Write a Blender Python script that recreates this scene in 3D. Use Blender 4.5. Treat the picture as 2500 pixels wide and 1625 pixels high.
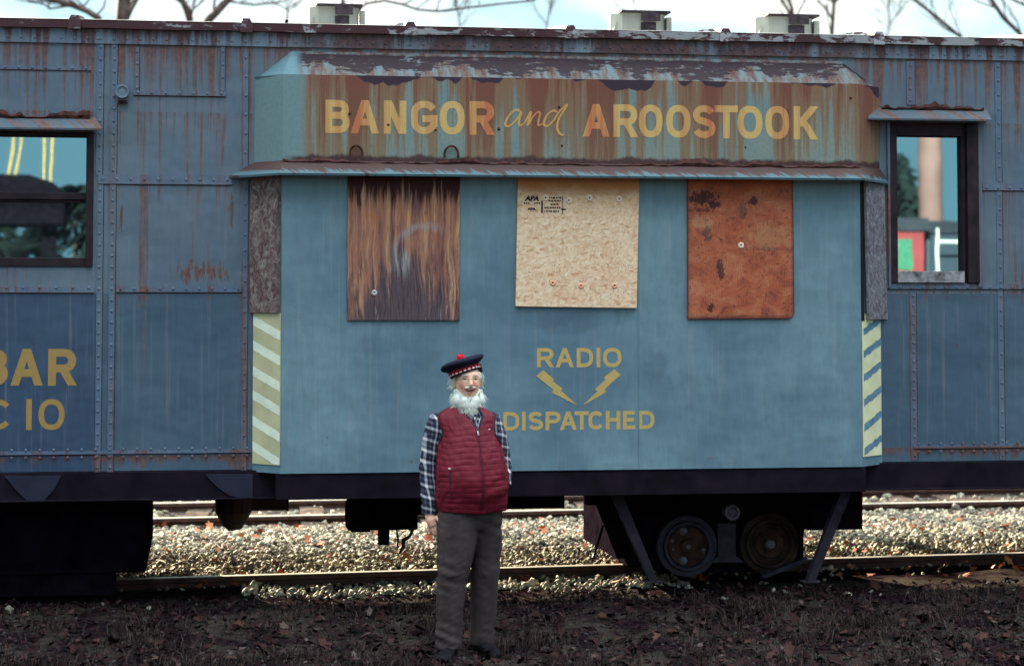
import bpy, bmesh, math, random
import numpy as np
from mathutils import Vector, Matrix, noise as mnoise

for o in list(bpy.data.objects):
    bpy.data.objects.remove(o)
sc = bpy.context.scene
COL = sc.collection
rad = math.radians
rng = random.Random(7)
nrg = np.random.default_rng(11)

# ------------------------------------------------------------------ camera, world, sun, exposure
TH, PH, FPX = rad(8.6), rad(3.0), 5000.0
CAM = Vector((0.0, -13.6, 2.09))
FW = Vector((math.sin(TH) * math.cos(PH), math.cos(TH) * math.cos(PH), math.sin(PH)))
RT = Vector((math.cos(TH), -math.sin(TH), 0))
UP = Vector((-math.sin(PH) * math.sin(TH), -math.sin(PH) * math.cos(TH), math.cos(PH)))
CY = 746 - FPX * math.tan(PH)
cam = bpy.data.objects.new('camera', bpy.data.cameras.new('camera'))
COL.objects.link(cam)
cam.matrix_world = Matrix.Translation(CAM) @ Matrix((RT, UP, -FW)).transposed().to_4x4()
cd = cam.data
cd.sensor_width = 36; cd.sensor_fit = 'HORIZONTAL'
cd.lens = 36 * FPX / 2500
cd.shift_y = -(812.5 - CY) / 2500
cd.clip_start = 0.1; cd.clip_end = 2000
cd.dof.use_dof = True; cd.dof.focus_distance = 13.5; cd.dof.aperture_fstop = 1.9
sc.camera = cam
sc.render.resolution_x = 1024; sc.render.resolution_y = 665

SUN_EL, SUN_AZ = rad(14.0), rad(-20.0)          # azimuth from +Y towards +X
sdir = Vector((math.sin(SUN_AZ) * math.cos(SUN_EL), math.cos(SUN_AZ) * math.cos(SUN_EL), math.sin(SUN_EL)))
sun = bpy.data.objects.new('sun', bpy.data.lights.new('sun', 'SUN'))
COL.objects.link(sun)
sun.rotation_euler = sdir.to_track_quat('Z', 'Y').to_euler()
sun.data.energy = 5.0; sun.data.angle = rad(0.5); sun.data.color = (1.0, 0.86, 0.62)

W_ = bpy.data.worlds.new('World'); sc.world = W_; W_.use_nodes = True
wt = W_.node_tree
bg = wt.nodes['Background']
sky = wt.nodes.new('ShaderNodeTexSky'); sky.sky_type = 'NISHITA'; sky.sun_disc = False
sky.sun_elevation = SUN_EL; sky.sun_rotation = SUN_AZ
sky.air_density = 1.0; sky.dust_density = 0.6; sky.ozone_density = 1.2
bg.inputs['Strength'].default_value = 0.11
tc = wt.nodes.new('ShaderNodeTexCoord')
mp = wt.nodes.new('ShaderNodeMapping'); mp.inputs['Scale'].default_value = (1, 1, 2.6)
cn = wt.nodes.new('ShaderNodeTexNoise'); cn.inputs['Scale'].default_value = 5.0; cn.inputs['Detail'].default_value = 7; cn.inputs['Roughness'].default_value = 0.55
cr = wt.nodes.new('ShaderNodeMapRange'); cr.inputs['From Min'].default_value = 0.45; cr.inputs['From Max'].default_value = 0.60
cr.inputs['To Max'].default_value = 0.92
mx = wt.nodes.new('ShaderNodeMix'); mx.data_type = 'RGBA'
wt.links.new(tc.outputs['Generated'], mp.inputs['Vector']); wt.links.new(mp.outputs['Vector'], cn.inputs['Vector'])
wt.links.new(cn.outputs['Fac'], cr.inputs['Value'])
lowb = wt.nodes.new('ShaderNodeSeparateXYZ'); wt.links.new(tc.outputs['Generated'], lowb.inputs[0])
lw = wt.nodes.new('ShaderNodeMapRange'); lw.interpolation_type = 'SMOOTHSTEP'; wt.links.new(lowb.outputs['Z'], lw.inputs['Value']); lw.inputs['From Min'].default_value = 0.40; lw.inputs['From Max'].default_value = 0.70
bk = wt.nodes.new('ShaderNodeMath'); bk.operation = 'GREATER_THAN'; wt.links.new(lowb.outputs['Y'], bk.inputs[0]); bk.inputs[1].default_value = 0.0
mxx = wt.nodes.new('ShaderNodeMath'); mxx.operation = 'MAXIMUM'; wt.links.new(lw.outputs[0], mxx.inputs[0]); wt.links.new(bk.outputs[0], mxx.inputs[1])
cf = wt.nodes.new('ShaderNodeMath'); cf.operation = 'MULTIPLY'; wt.links.new(cr.outputs['Result'], cf.inputs[0]); wt.links.new(mxx.outputs[0], cf.inputs[1])
wt.links.new(cf.outputs[0], mx.inputs['Factor'])
sx = wt.nodes.new('ShaderNodeSeparateXYZ'); wt.links.new(tc.outputs['Generated'], sx.inputs[0])
lit = wt.nodes.new('ShaderNodeMapRange'); lit.interpolation_type = 'SMOOTHSTEP'                    # unseen bright cloud added overhead to light the shaded side; low cloud is thin
wt.links.new(sx.outputs['Z'], lit.inputs['Value']); lit.inputs['From Min'].default_value = 0.48; lit.inputs['From Max'].default_value = 0.88
cb = wt.nodes.new('ShaderNodeMix'); cb.data_type = 'RGBA'; wt.links.new(lit.outputs[0], cb.inputs['Factor'])
cb.inputs['A'].default_value = (1.45, 1.46, 1.38, 1); cb.inputs['B'].default_value = (12.4, 13.6, 14.0, 1)
wt.links.new(cb.outputs['Result'], mx.inputs['B'])
cap = wt.nodes.new('ShaderNodeVectorMath'); cap.operation = 'MINIMUM'; cap.inputs[1].default_value = (0.70, 1.06, 1.18)   # sky brightness capped so the visible sky keeps its colour
dim = wt.nodes.new('ShaderNodeMapRange'); dim.interpolation_type = 'SMOOTHSTEP'                    # sky opposite the sun dimmed so light from above prevails
wt.links.new(sx.outputs['Y'], dim.inputs['Value']); dim.inputs['From Min'].default_value = 0.2; dim.inputs['From Max'].default_value = -0.5
dim.inputs['To Min'].default_value = 1.0; dim.inputs['To Max'].default_value = 0.38
dv = wt.nodes.new('ShaderNodeVectorMath'); dv.operation = 'SCALE'; wt.links.new(sky.outputs['Color'], dv.inputs[0]); wt.links.new(dim.outputs[0], dv.inputs['Scale'])
wt.links.new(dv.outputs['Vector'], cap.inputs[0]); wt.links.new(cap.outputs['Vector'], mx.inputs['A'])
wt.links.new(mx.outputs['Result'], bg.inputs['Color'])
vs = sc.view_settings
vs.view_transform = 'Standard'; vs.look = 'None'; vs.gamma = 1; vs.exposure = 3.2
sc.cycles.max_bounces = 6

# ------------------------------------------------------------------ photograph pixel (2500 wide) -> point of a real plane
def ray(px, py):
    return FW + RT * ((px - 1250) / FPX) - UP * ((py - CY) / FPX)
def W(px, py, Y=0.0):
    d = ray(px, py); t = (Y - CAM.y) / d.y; p = CAM + d * t
    return p.x, p.z
def WX(px, py=800, Y=0.0): return W(px, py, Y)[0]
def G(px, py, z=0.0):
    d = ray(px, py); t = (z - CAM.z) / d.z; p = CAM + d * t
    return p.x, p.y

# ------------------------------------------------------------------ node helper
class N:
    def __init__(s, name, rough=0.7, spec=0.3):
        s.m = bpy.data.materials.new(name); s.m.use_nodes = True
        s.t = s.m.node_tree; s.b = s.t.nodes['Principled BSDF']
        s.b.inputs['Roughness'].default_value = rough
        s.b.inputs['Specular IOR Level'].default_value = spec
        if spec < 0.05: s.b.inputs['IOR'].default_value = 1.0
        s._g = None; s._o = None
    def n(s, ty): return s.t.nodes.new(ty)
    def l(s, a, b):
        if isinstance(a, (int, float)): b.default_value = a
        elif isinstance(a, (tuple, list)):
            b.default_value = tuple(a) + ((1,) if len(a) == 3 and len(b.default_value) == 4 else ())
        else: s.t.links.new(a, b)
    @property
    def pos(s):
        if s._g is None: s._g = s.n('ShaderNodeNewGeometry')
        return s._g.outputs['Position']
    @property
    def isl(s):
        s.pos; return s._g.outputs['Random Per Island']
    @property
    def obj(s):
        if s._o is None: s._o = s.n('ShaderNodeTexCoord')
        return s._o.outputs['Object']
    def xyz(s, v):
        k = s.n('ShaderNodeSeparateXYZ'); s.l(v, k.inputs[0]); return k.outputs
    def comb(s, x, y, z):
        k = s.n('ShaderNodeCombineXYZ')
        for i, v in enumerate((x, y, z)): s.l(v, k.inputs[i])
        return k.outputs[0]
    def map(s, v, scale, loc=(0, 0, 0), rot=(0, 0, 0)):
        k = s.n('ShaderNodeMapping'); s.l(v, k.inputs['Vector'])
        k.inputs['Scale'].default_value = scale; k.inputs['Location'].default_value = loc; k.inputs['Rotation'].default_value = rot
        return k.outputs[0]
    def noise(s, v, scale=1.0, det=4, ro=0.55, dist=0.0):
        k = s.n('ShaderNodeTexNoise'); s.l(v, k.inputs['Vector'])
        k.inputs['Scale'].default_value = scale; k.inputs['Detail'].default_value = det
        k.inputs['Roughness'].default_value = ro; k.inputs['Distortion'].default_value = dist
        return k.outputs['Fac']
    def vor(s, v, scale=1.0, feat='F1', rnd=1.0):
        k = s.n('ShaderNodeTexVoronoi'); s.l(v, k.inputs['Vector']); k.feature = feat
        k.inputs['Scale'].default_value = scale; k.inputs['Randomness'].default_value = rnd
        return k
    def mth(s, op, a, b=0.0, c=None, clamp=False):
        k = s.n('ShaderNodeMath'); k.operation = op; k.use_clamp = clamp
        s.l(a, k.inputs[0]); s.l(b, k.inputs[1])
        if c is not None: s.l(c, k.inputs[2])
        return k.outputs[0]
    def step(s, v, a, b, lo=0.0, hi=1.0, smooth=True):
        k = s.n('ShaderNodeMapRange'); k.interpolation_type = 'SMOOTHSTEP' if smooth else 'LINEAR'
        s.l(v, k.inputs['Value']); s.l(a, k.inputs['From Min']); s.l(b, k.inputs['From Max'])
        s.l(lo, k.inputs['To Min']); s.l(hi, k.inputs['To Max'])
        return k.outputs[0]
    def mix(s, f, a, b):
        k = s.n('ShaderNodeMix'); k.data_type = 'RGBA'
        s.l(f, k.inputs['Factor']); s.l(a, k.inputs['A']); s.l(b, k.inputs['B'])
        return k.outputs['Result']
    def ramp(s, f, stops):
        k = s.n('ShaderNodeValToRGB'); s.l(f, k.inputs[0]); e = k.color_ramp.elements
        while len(e) < len(stops): e.new(0.5)
        for i, (p, c) in enumerate(stops):
            e[i].position = p; e[i].color = tuple(c) + (1,)
        return k.outputs[0]
    def bump(s, h, strength=0.3, dist=0.01):
        k = s.n('ShaderNodeBump'); s.l(h, k.inputs['Height'])
        k.inputs['Strength'].default_value = strength; k.inputs['Distance'].default_value = dist
        s.l(k.outputs[0], s.b.inputs['Normal'])
    def col(s, c): s.l(c, s.b.inputs['Base Color']); return s.m

def plain(name, c, rough=0.7, spec=0.3, var=0.25, sc_=14.0, metal=0.0):
    k = N(name, rough, spec)
    f = k.noise(k.pos, sc_, 5)
    d = tuple(v * (1 - var) for v in c); h = tuple(min(1, v * (1 + var)) for v in c)
    k.b.inputs['Metallic'].default_value = metal
    k.bump(f, 0.15, 0.005)
    return k.col(k.ramp(f, [(0.3, d), (0.7, h)]))

RUST_A, RUST_B, RUST_D = (0.175, 0.062, 0.028), (0.085, 0.032, 0.024), (0.030, 0.011, 0.016)

def streak_mask(k, thr, lines, w1=0.5, fx=7.0):
    """vertical run-off streaks; a seam z=zl feeds streaks below it for a length ln"""
    x, y, z = k.xyz(k.pos)
    xx = k.mth('ADD', x, k.mth('MULTIPLY', y, 0.7))
    a = k.noise(k.comb(k.mth('MULTIPLY', xx, fx), 0.0, k.mth('MULTIPLY', z, 0.30)), 1, 4, 0.6)
    b = k.noise(k.comb(k.mth('MULTIPLY', xx, 34.0), 3.0, k.mth('MULTIPLY', z, 0.9)), 1, 5, 0.6)
    s_ = k.mth('ADD', k.mth('MULTIPLY', a, w1), k.mth('MULTIPLY', b, 1 - w1))
    for zl, ln, st in lines:
        f = k.step(z, zl - ln, zl, 0, 1, False)
        f = k.mth('MULTIPLY', f, k.mth('LESS_THAN', z, zl))
        f = k.mth('MULTIPLY', k.mth('POWER', f, 1.6), st)
        s_ = k.mth('ADD', s_, f)
    return k.step(s_, thr, thr + 0.11), (x, y, z), a, b

def rustpaint(name, c1, c2, thr=0.62, lines=(), amt=0.9, rough=0.55, w1=0.5, spots=True, mid=0.0, stains=(), blot=(), rust=None):
    k = N(name, rough, 0.35)
    m, (x, y, z), a, b = streak_mask(k, thr, lines, w1)
    if mid:                                              # heavier wear along the middle of the car
        hv = k.mth('MULTIPLY', k.step(x, 0.3, 0.9), k.step(x, 5.0, 4.2))
        m = k.mth('MAXIMUM', m, k.mth('MULTIPLY', hv, k.step(k.noise(k.map(k.pos, (2.6, 2.6, 1.5)), 1, 6, 0.7), 0.36, 0.52, 0, mid)))
    big = k.noise(k.map(k.pos, (1.1, 1.1, 0.7)), 1.0, 5, 0.6)
    paint = k.mix(k.step(big, 0.35, 0.65), c1, c2)
    fine = k.noise(k.map(k.pos, (22, 22, 6)), 1, 6, 0.7)
    paint = k.mix(k.step(fine, 0.3, 0.75, 0, 0.30), paint, tuple(v * 0.62 for v in c1))
    # dust runs
    paint = k.mix(k.step(b, 0.52, 0.72, 0, 0.22), paint, (0.28, 0.27, 0.25))
    for sx_, sz_, rx_, rz_, am in blot:                  # patches of darker blue
        u_ = k.mth('DIVIDE', k.mth('SUBTRACT', x, sx_), rx_); v_ = k.mth('DIVIDE', k.mth('SUBTRACT', z, sz_), rz_)
        q_ = k.mth('SUBTRACT', 1.0, k.mth('ADD', k.mth('MULTIPLY', u_, u_), k.mth('MULTIPLY', v_, v_)))
        q_ = k.mth('ADD', q_, k.mth('MULTIPLY', k.mth('SUBTRACT', k.noise(k.map(k.pos, (5, 5, 4)), 1, 6, 0.65), 0.5), 4.0))
        paint = k.mix(k.step(q_, 0.0, 1.1, 0, am), paint, tuple(v * 0.58 for v in c1))
    sc2 = k.noise(k.map(k.pos, (1.2, 1, 60)), 1, 6, 0.75)
    paint = k.mix(k.step(sc2, 0.66, 0.74, 0, 0.22), paint, tuple(min(1, v * 1.9) for v in c1))
    rn = k.noise(k.pos, 26, 5, 0.65)
    rc = k.mix(k.step(rn, 0.35, 0.7), *(rust or (RUST_B, RUST_A)))
    f = k.mth('MULTIPLY', m, amt)
    if spots:
        sp = k.noise(k.pos, 9, 6, 0.7)
        f = k.mth('MAXIMUM', f, k.step(sp, 0.685, 0.73, 0, 0.85))
        sp2 = k.noise(k.map(k.pos, (34, 34, 24)), 1, 4, 0.6)
        f = k.mth('MAXIMUM', f, k.step(sp2, 0.725, 0.75, 0, 0.8))
    for sx_, sz_, rx_, rz_, am in stains:                # old burst of rust, drawn out downwards
        u_ = k.mth('DIVIDE', k.mth('SUBTRACT', x, sx_), rx_); v_ = k.mth('DIVIDE', k.mth('SUBTRACT', z, sz_), rz_)
        q_ = k.mth('SUBTRACT', 1.0, k.mth('ADD', k.mth('MULTIPLY', u_, u_), k.mth('MULTIPLY', v_, v_)))
        q_ = k.mth('ADD', q_, k.mth('MULTIPLY', k.mth('SUBTRACT', k.noise(k.comb(k.mth('MULTIPLY', x, 30), 7.0, k.mth('MULTIPLY', z, 6)), 1, 6, 0.7), 0.53), 6.5))
        f = k.mth('MAXIMUM', f, k.mth('MULTIPLY', k.step(q_, 0.1, 0.9), am))
    k.bump(k.mth('ADD', k.mth('ADD', fine, k.mth('MULTIPLY', f, 0.4)), k.mth('MULTIPLY', k.noise(k.map(k.pos, (1.7, 1.7, 2.2)), 1, 3, 0.5), 26.0)), 0.28, 0.004)
    k.l(k.step(f, 0, 1, rough, 0.88), k.b.inputs['Roughness'])
    return k.col(k.mix(f, paint, rc))

M = {}
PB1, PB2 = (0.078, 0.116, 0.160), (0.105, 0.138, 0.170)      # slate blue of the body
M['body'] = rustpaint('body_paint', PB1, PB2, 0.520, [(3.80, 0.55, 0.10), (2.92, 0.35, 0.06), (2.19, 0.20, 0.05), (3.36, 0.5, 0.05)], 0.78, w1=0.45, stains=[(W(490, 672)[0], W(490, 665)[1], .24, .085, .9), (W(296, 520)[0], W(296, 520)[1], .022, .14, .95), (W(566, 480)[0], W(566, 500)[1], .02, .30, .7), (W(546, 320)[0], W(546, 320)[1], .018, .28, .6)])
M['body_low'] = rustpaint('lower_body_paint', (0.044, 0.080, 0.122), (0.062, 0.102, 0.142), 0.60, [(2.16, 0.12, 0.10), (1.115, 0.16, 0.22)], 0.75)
M['bar_panel'] = rustpaint('darker_blue_panel', (0.024, 0.048, 0.094), (0.034, 0.064, 0.110), 0.64, [(2.16, 0.10, 0.08), (1.115, 0.16, 0.20)], 0.7)  # lower left panel, a darker blue than the lower wall beside it
M['strip'] = rustpaint('seam_strip_paint', (0.075, 0.11, 0.175), (0.10, 0.135, 0.175), 0.49, [(1.12, 0.2, 0.1)], 0.8)
M['letterboard'] = rustpaint('letterboard_paint', (0.10, 0.14, 0.19), (0.15, 0.20, 0.25), 0.50, [(3.97, 0.25, 0.14)], 0.92, mid=0.97, rust=((0.050, 0.020, 0.024), (0.115, 0.045, 0.034)))
M['bay'] = rustpaint('bay_paint', (0.088, 0.156, 0.206), (0.146, 0.240, 0.274), 0.72, [(1.08, 0.08, 0.20), (2.94, 0.5, 0.04)], 0.6, blot=[(W(1400, 790)[0], W(1400, 780)[1], .42, .10, .55), (W(1580, 880)[0], W(1580, 880)[1], .12, .16, .4), (W(1780, 830)[0], W(1780, 830)[1], .30, .10, .3), (W(980, 850)[0], W(980, 850)[1], .3, .16, .3), (W(1900, 1000)[0], W(1900, 1000)[1], .4, .2, .3)])

def hood_material():
    k = N('bay_hood_paint', 0.6, 0.3)
    x, y, z = k.xyz(k.pos)
    n0 = k.noise(k.comb(k.mth('MULTIPLY', x, 3.4), 1.0, k.mth('MULTIPLY', z, 0.25)), 1, 5, 0.62)
    n1 = k.noise(k.comb(k.mth('MULTIPLY', x, 15), 4.0, k.mth('MULTIPLY', z, 0.5)), 1, 5, 0.62)
    n2 = k.noise(k.comb(k.mth('MULTIPLY', x, 60), 7.0, k.mth('MULTIPLY', z, 2.0)), 1, 4, 0.6)
    v = k.step(z, 3.05, 3.60, 0, 1, False)
    s_ = k.mth('ADD', k.mth('ADD', k.mth('MULTIPLY', n0, 0.46), k.mth('MULTIPLY', n1, 0.42)), k.mth('MULTIPLY', n2, 0.12))
    s_ = k.mth('ADD', s_, k.mth('MULTIPLY', v, 0.045))
    clean = k.step(x, 0.62, 0.70)
    bl = k.noise(k.map(k.pos, (3, 3, 3)), 1, 4)
    paint = k.mix(k.step(bl, 0.35, 0.65), (0.135, 0.200, 0.205), (0.180, 0.215, 0.185))
    olive = k.mix(v, (0.185, 0.130, 0.078), (0.190, 0.100, 0.055))
    red = k.mix(v, (0.150, 0.070, 0.040), (0.150, 0.040, 0.026))
    paint = k.mix(clean, (0.130, 0.205, 0.215), paint)
    c = k.mix(k.mth('MULTIPLY', k.step(s_, 0.460, 0.510), clean), paint, olive)
    c = k.mix(k.mth('MULTIPLY', k.mth('MULTIPLY', k.step(s_, 0.520, 0.570), clean), 0.95), c, red)
    thin = k.noise(k.comb(k.mth('MULTIPLY', x, 21), 11.0, 0), 1, 3, 0.5)
    c = k.mix(k.mth('MULTIPLY', k.mth('MULTIPLY', k.step(thin, 0.655, 0.71, 0, 0.85), k.step(z, 3.05, 3.5)), clean), c, (0.085, 0.022, 0.020))
    fine = k.noise(k.pos, 40, 5, 0.7)
    c = k.mix(k.step(fine, 0.4, 0.8, 0, 0.35), c, (0.09, 0.065, 0.05))
    wob = k.mth('ADD', z, k.mth('MULTIPLY', k.noise(k.comb(k.mth('MULTIPLY', x, 4), 0, 0), 1, 5, 0.65), -0.13))
    low = k.mth('MULTIPLY', k.step(wob, 3.020, 2.992), k.step(x, 0.50, 0.62))
    c = k.mix(low, c, k.mix(k.step(fine, 0.3, 0.7), RUST_D, (0.075, 0.032, 0.027)))
    # ragged dark scale hanging over the top edge
    h0 = k.noise(k.comb(k.mth('MULTIPLY', x, 2.0), 5, 0), 1, 3, 0.5)
    h1 = k.noise(k.comb(k.mth('MULTIPLY', x, 13), 5, k.mth('MULTIPLY', z, 9)), 1, 5, 0.65)
    hang = k.mth('ADD', k.mth('MULTIPLY', k.step(h0, 0.46, 0.60), 0.080), k.mth('MULTIPLY', k.mth('SUBTRACT', h1, 0.5), 0.07))
    top = k.step(k.mth('ADD', z, hang), 3.607, 3.615)
    c = k.mix(k.mth('MULTIPLY', top, k.step(x, 0.8, 0.9)), c, (0.030, 0.014, 0.026))
    k.bump(k.mth('ADD', fine, s_), 0.25, 0.004)
    return k.col(c)
M['hood'] = hood_material()

def hood_roof_material():
    k = N('bay_roof_flaking_paint', 0.7, 0.2)
    x, y, z = k.xyz(k.pos)
    v = k.step(z, 3.60, 3.775, 0, 1, False)
    n2 = k.noise(k.comb(k.mth('MULTIPLY', x, 16), k.mth('MULTIPLY', y, 5), 0), 1, 6, 0.68)
    paint = k.ramp(n2, [(0.36, (0.062, 0.025, 0.021)), (0.46, (0.088, 0.058, 0.050)), (0.54, (0.100, 0.110, 0.110)), (0.63, (0.085, 0.140, 0.165))])
    e0 = k.noise(k.comb(k.mth('MULTIPLY', x, 1.7), 2, 0), 1, 4, 0.6)
    e1 = k.noise(k.map(k.pos, (7, 20, 20)), 1, 8, 0.70, 0.4)
    edge = k.mth('ADD', k.mth('MULTIPLY', k.mth('SUBTRACT', 0.575, e0), 4.2), k.mth('MULTIPLY', k.mth('SUBTRACT', e1, 0.5), 1.5))
    d1 = k.step(k.mth('SUBTRACT', v, edge), -0.03, 0.03)
    d1 = k.mth('MULTIPLY', d1, k.step(k.mth('ADD', v, k.mth('MULTIPLY', e1, 0.22)), 1.03, 0.98))
    hole = k.step(k.noise(k.map(k.pos, (8, 22, 22)), 1, 7, 0.7), 0.565, 0.60)
    m = k.mth('MULTIPLY', d1, k.mth('SUBTRACT', 1.0, hole))
    c = k.mix(m, paint, k.mix(k.noise(k.pos, 30, 5), (0.012, 0.0055, 0.011), (0.024, 0.011, 0.016)))
    c = k.mix(k.step(x, 0.66, 0.58), c, (0.085, 0.160, 0.185))
    k.bump(m, 0.4, 0.006)
    return k.col(c)
M['bay_roof'] = hood_roof_material()

def skirt_material():
    k = N('drip_skirt_paint', 0.6, 0.3)
    x, y, z = k.xyz(k.pos)
    sl = k.mth('ADD', x, k.mth('MULTIPLY', y, 0.8))
    a = k.noise(k.comb(k.mth('MULTIPLY', sl, 11), 0, 0), 1, 4, 0.6)
    b = k.noise(k.comb(k.mth('MULTIPLY', sl, 38), 2, k.mth('MULTIPLY', z, 3)), 1, 4, 0.6)
    s_ = k.mth('ADD', k.mth('MULTIPLY', a, 0.5), k.mth('MULTIPLY', b, 0.5))
    s_ = k.mth('ADD', s_, k.step(z, 2.94, 3.03, -0.05, 0.26, False))
    m = k.step(s_, 0.49, 0.56)
    rc = k.mix(k.noise(k.pos, 30, 5), (0.066, 0.034, 0.026), (0.038, 0.016, 0.018))
    k.bump(b, 0.2, 0.004)
    return k.col(k.mix(m, (0.062, 0.118, 0.140), rc))
M['skirt'] = skirt_material()

def fascia_material():
    k = N('roof_edge_flaking_paint', 0.75, 0.2)
    x, y, z = k.xyz(k.pos)
    n1 = k.noise(k.map(k.pos, (7, 7, 16)), 1, 7, 0.68, 0.4)
    n2 = k.noise(k.pos, 45, 5, 0.7)
    wear = k.step(x, 0.0, 3.0, -0.03, 0.07, False)
    m = k.step(k.mth('ADD', n1, wear), 0.535, 0.60)
    c = k.mix(m, k.mix(n2, (0.045, 0.022, 0.03), (0.085, 0.035, 0.035)), k.mix(n2, (0.23, 0.225, 0.235), (0.36, 0.35, 0.36)))
    k.bump(k.mth('ADD', m, n2), 0.35, 0.004)
    return k.col(c)
M['fascia'] = fascia_material()

def roof_material():
    k = N('silver_roof_paint', 0.5, 0.4)
    n1 = k.noise(k.map(k.pos, (3, 2, 8)), 1, 7, 0.65)
    return k.col(k.ramp(n1, [(0.4, (0.12, 0.08, 0.07)), (0.52, (0.52, 0.52, 0.50)), (0.7, (0.68, 0.67, 0.63))]))
M['roof'] = roof_material()
M['vent'] = rustpaint('vent_paint', (0.26, 0.26, 0.225), (0.36, 0.355, 0.31), 0.66, [], 0.6)
M['vent_dark'] = plain('vent_dark_rust', (0.035, 0.026, 0.030), 0.8, 0.2, 0.6, 20)
M['sill'] = plain('black_underframe_paint', (0.0085, 0.0055, 0.0105), 0.85, 0.08, 0.5, 6)
M['sill_blue'] = plain('navy_plate_paint', (0.012, 0.012, 0.028), 0.7, 0.25, 0.3, 6)
M['iron'] = plain('near_black_iron', (0.0060, 0.0042, 0.0070), 0.95, 0.03, 0.5, 9)  # one even near-black tone
M['iron_grey'] = plain('dusty_grey_iron', (0.030, 0.023, 0.033), 0.75, 0.25, 0.5, 10)
M['wheelrust'] = plain('rusty_wheel_face', (0.042, 0.016, 0.011), 0.8, 0.2, 0.8, 14)
M['bolt'] = plain('dusty_bolt_steel', (0.10, 0.09, 0.11), 0.6, 0.4, 0.3, 40)
M['strut'] = plain('dull_strut_paint', (0.017, 0.013, 0.020), 0.8, 0.15, 0.5, 10)
M['dimrust'] = plain('dim_rusty_wheel', (0.030, 0.016, 0.012), 0.85, 0.15, 0.8, 9)
M['rail'] = plain('brown_rail_steel', (0.055, 0.028, 0.022), 0.8, 0.2, 0.5, 12)
M['railtop'] = plain('worn_rail_head', (0.30, 0.26, 0.20), 0.42, 0.5, 0.2, 20)
M['sleeper'] = plain('weathered_sleeper_timber', (0.085, 0.064, 0.052), 0.9, 0.03, 0.6, 8)
M['seam_line'] = plain('rusty_seam_line', (0.040, 0.017, 0.016), 0.9, 0.1, 0.7, 15)
M['frame'] = plain('dark_window_timber', (0.014, 0.0065, 0.011), 0.7, 0.25, 0.7, 12)
M['frame_worn'] = plain('peeling_sill_paint', (0.20, 0.19, 0.20), 0.8, 0.2, 0.7, 18)
M['rubber'] = plain('black_gasket', (0.010, 0.008, 0.010), 0.7, 0.2)
M['interior'] = plain('dark_cabin_interior', (0.02, 0.02, 0.022), 0.9, 0.1)
M['seal_rust'] = plain('crusted_rust', (0.050, 0.021, 0.018), 0.9, 0.1, 0.7, 24)
M['awning'] = rustpaint('awning_paint', (0.045, 0.078, 0.105), (0.062, 0.100, 0.122), 0.47, [], 0.85)

def glass_material(name, tint, fac, rough):
    k = N(name, 0.9, 0.0)
    dirt = k.noise(k.map(k.pos, (3, 3, 5)), 1, 5, 0.6)
    k.l(k.ramp(dirt, [(0.35, (0.006, 0.008, 0.011)), (0.7, (0.022, 0.026, 0.030))]), k.b.inputs['Base Color'])
    g = k.n('ShaderNodeBsdfGlossy'); g.inputs['Color'].default_value = tint + (1,); g.inputs['Roughness'].default_value = rough
    nb = k.n('ShaderNodeBump'); k.l(k.noise(k.pos, 2.2, 2), nb.inputs['Height'])
    nb.inputs['Strength'].default_value = 0.006; nb.inputs['Distance'].default_value = 0.03
    k.l(nb.outputs[0], g.inputs['Normal'])
    ms = k.n('ShaderNodeMixShader'); ms.inputs[0].default_value = fac
    k.l(k.b.outputs[0], ms.inputs[1]); k.l(g.outputs[0], ms.inputs[2])
    k.l(ms.outputs[0], k.t.nodes['Material Output'].inputs['Surface'])
    return k.m
M['glass'] = glass_material('window_glass', (0.46, 0.80, 0.90), 0.38, 0.012)

def letter_material(name, c, amt):
    k = N(name, 0.6, 0.3)
    x, y, z = k.xyz(k.pos)
    n0 = k.noise(k.comb(k.mth('MULTIPLY', x, 3.4), 1.0, k.mth('MULTIPLY', z, 0.25)), 1, 5, 0.62)      # the same run-off that stains the hood
    n1 = k.noise(k.comb(k.mth('MULTIPLY', x, 15), 4.0, k.mth('MULTIPLY', z, 0.5)), 1, 5, 0.62)
    s_ = k.mth('ADD', k.mth('MULTIPLY', n0, 0.52), k.mth('MULTIPLY', n1, 0.48))
    n = k.noise(k.pos, 30, 5, 0.7)
    c0 = k.mix(k.step(n, 0.3, 0.8, 0, 0.5), c, tuple(v * 0.72 for v in c))
    c0 = k.mix(k.step(s_, 0.45, 0.51, 0, amt), c0, (0.46, 0.22, 0.075))
    c0 = k.mix(k.step(s_, 0.52, 0.58, 0, amt), c0, (0.42, 0.105, 0.045))
    chips = k.step(k.noise(k.map(k.pos, (60, 60, 40)), 1, 6, 0.75), 0.58, 0.70, 0, 0.55)
    k.bump(n, 0.15, 0.003)
    return k.col(k.mix(chips, c0, (0.14, 0.13, 0.11)))
M['gold_rusty'] = letter_material('ochre_sign_paint_rust_stained', (0.54, 0.35, 0.125), 0.85)
M['gold'] = letter_material('ochre_sign_paint', (0.48, 0.33, 0.115), 0.0)
M['gold_dim'] = letter_material('dull_ochre_sign_paint', (0.31, 0.19, 0.06), 0.0)
M['script'] = letter_material('orange_script_paint', (0.52, 0.30, 0.09), 0.5)
M['stamp'] = plain('black_stamp_ink', (0.03, 0.02, 0.03), 0.9, 0.05)
M['khaki'] = plain('khaki_panel_paint', (0.47, 0.44, 0.26), 0.7, 0.2, 0.15, 5)
M['pale_stripe'] = plain('pale_stripe_paint', (0.68, 0.71, 0.56), 0.7, 0.2, 0.1, 8)
M['yellow_panel'] = plain('faded_yellow_panel_paint', (0.60, 0.58, 0.36), 0.7, 0.2, 0.15, 5)
M['blue_stripe'] = plain('blue_stripe_paint', (0.10, 0.19, 0.26), 0.7, 0.2, 0.35, 20)

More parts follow.
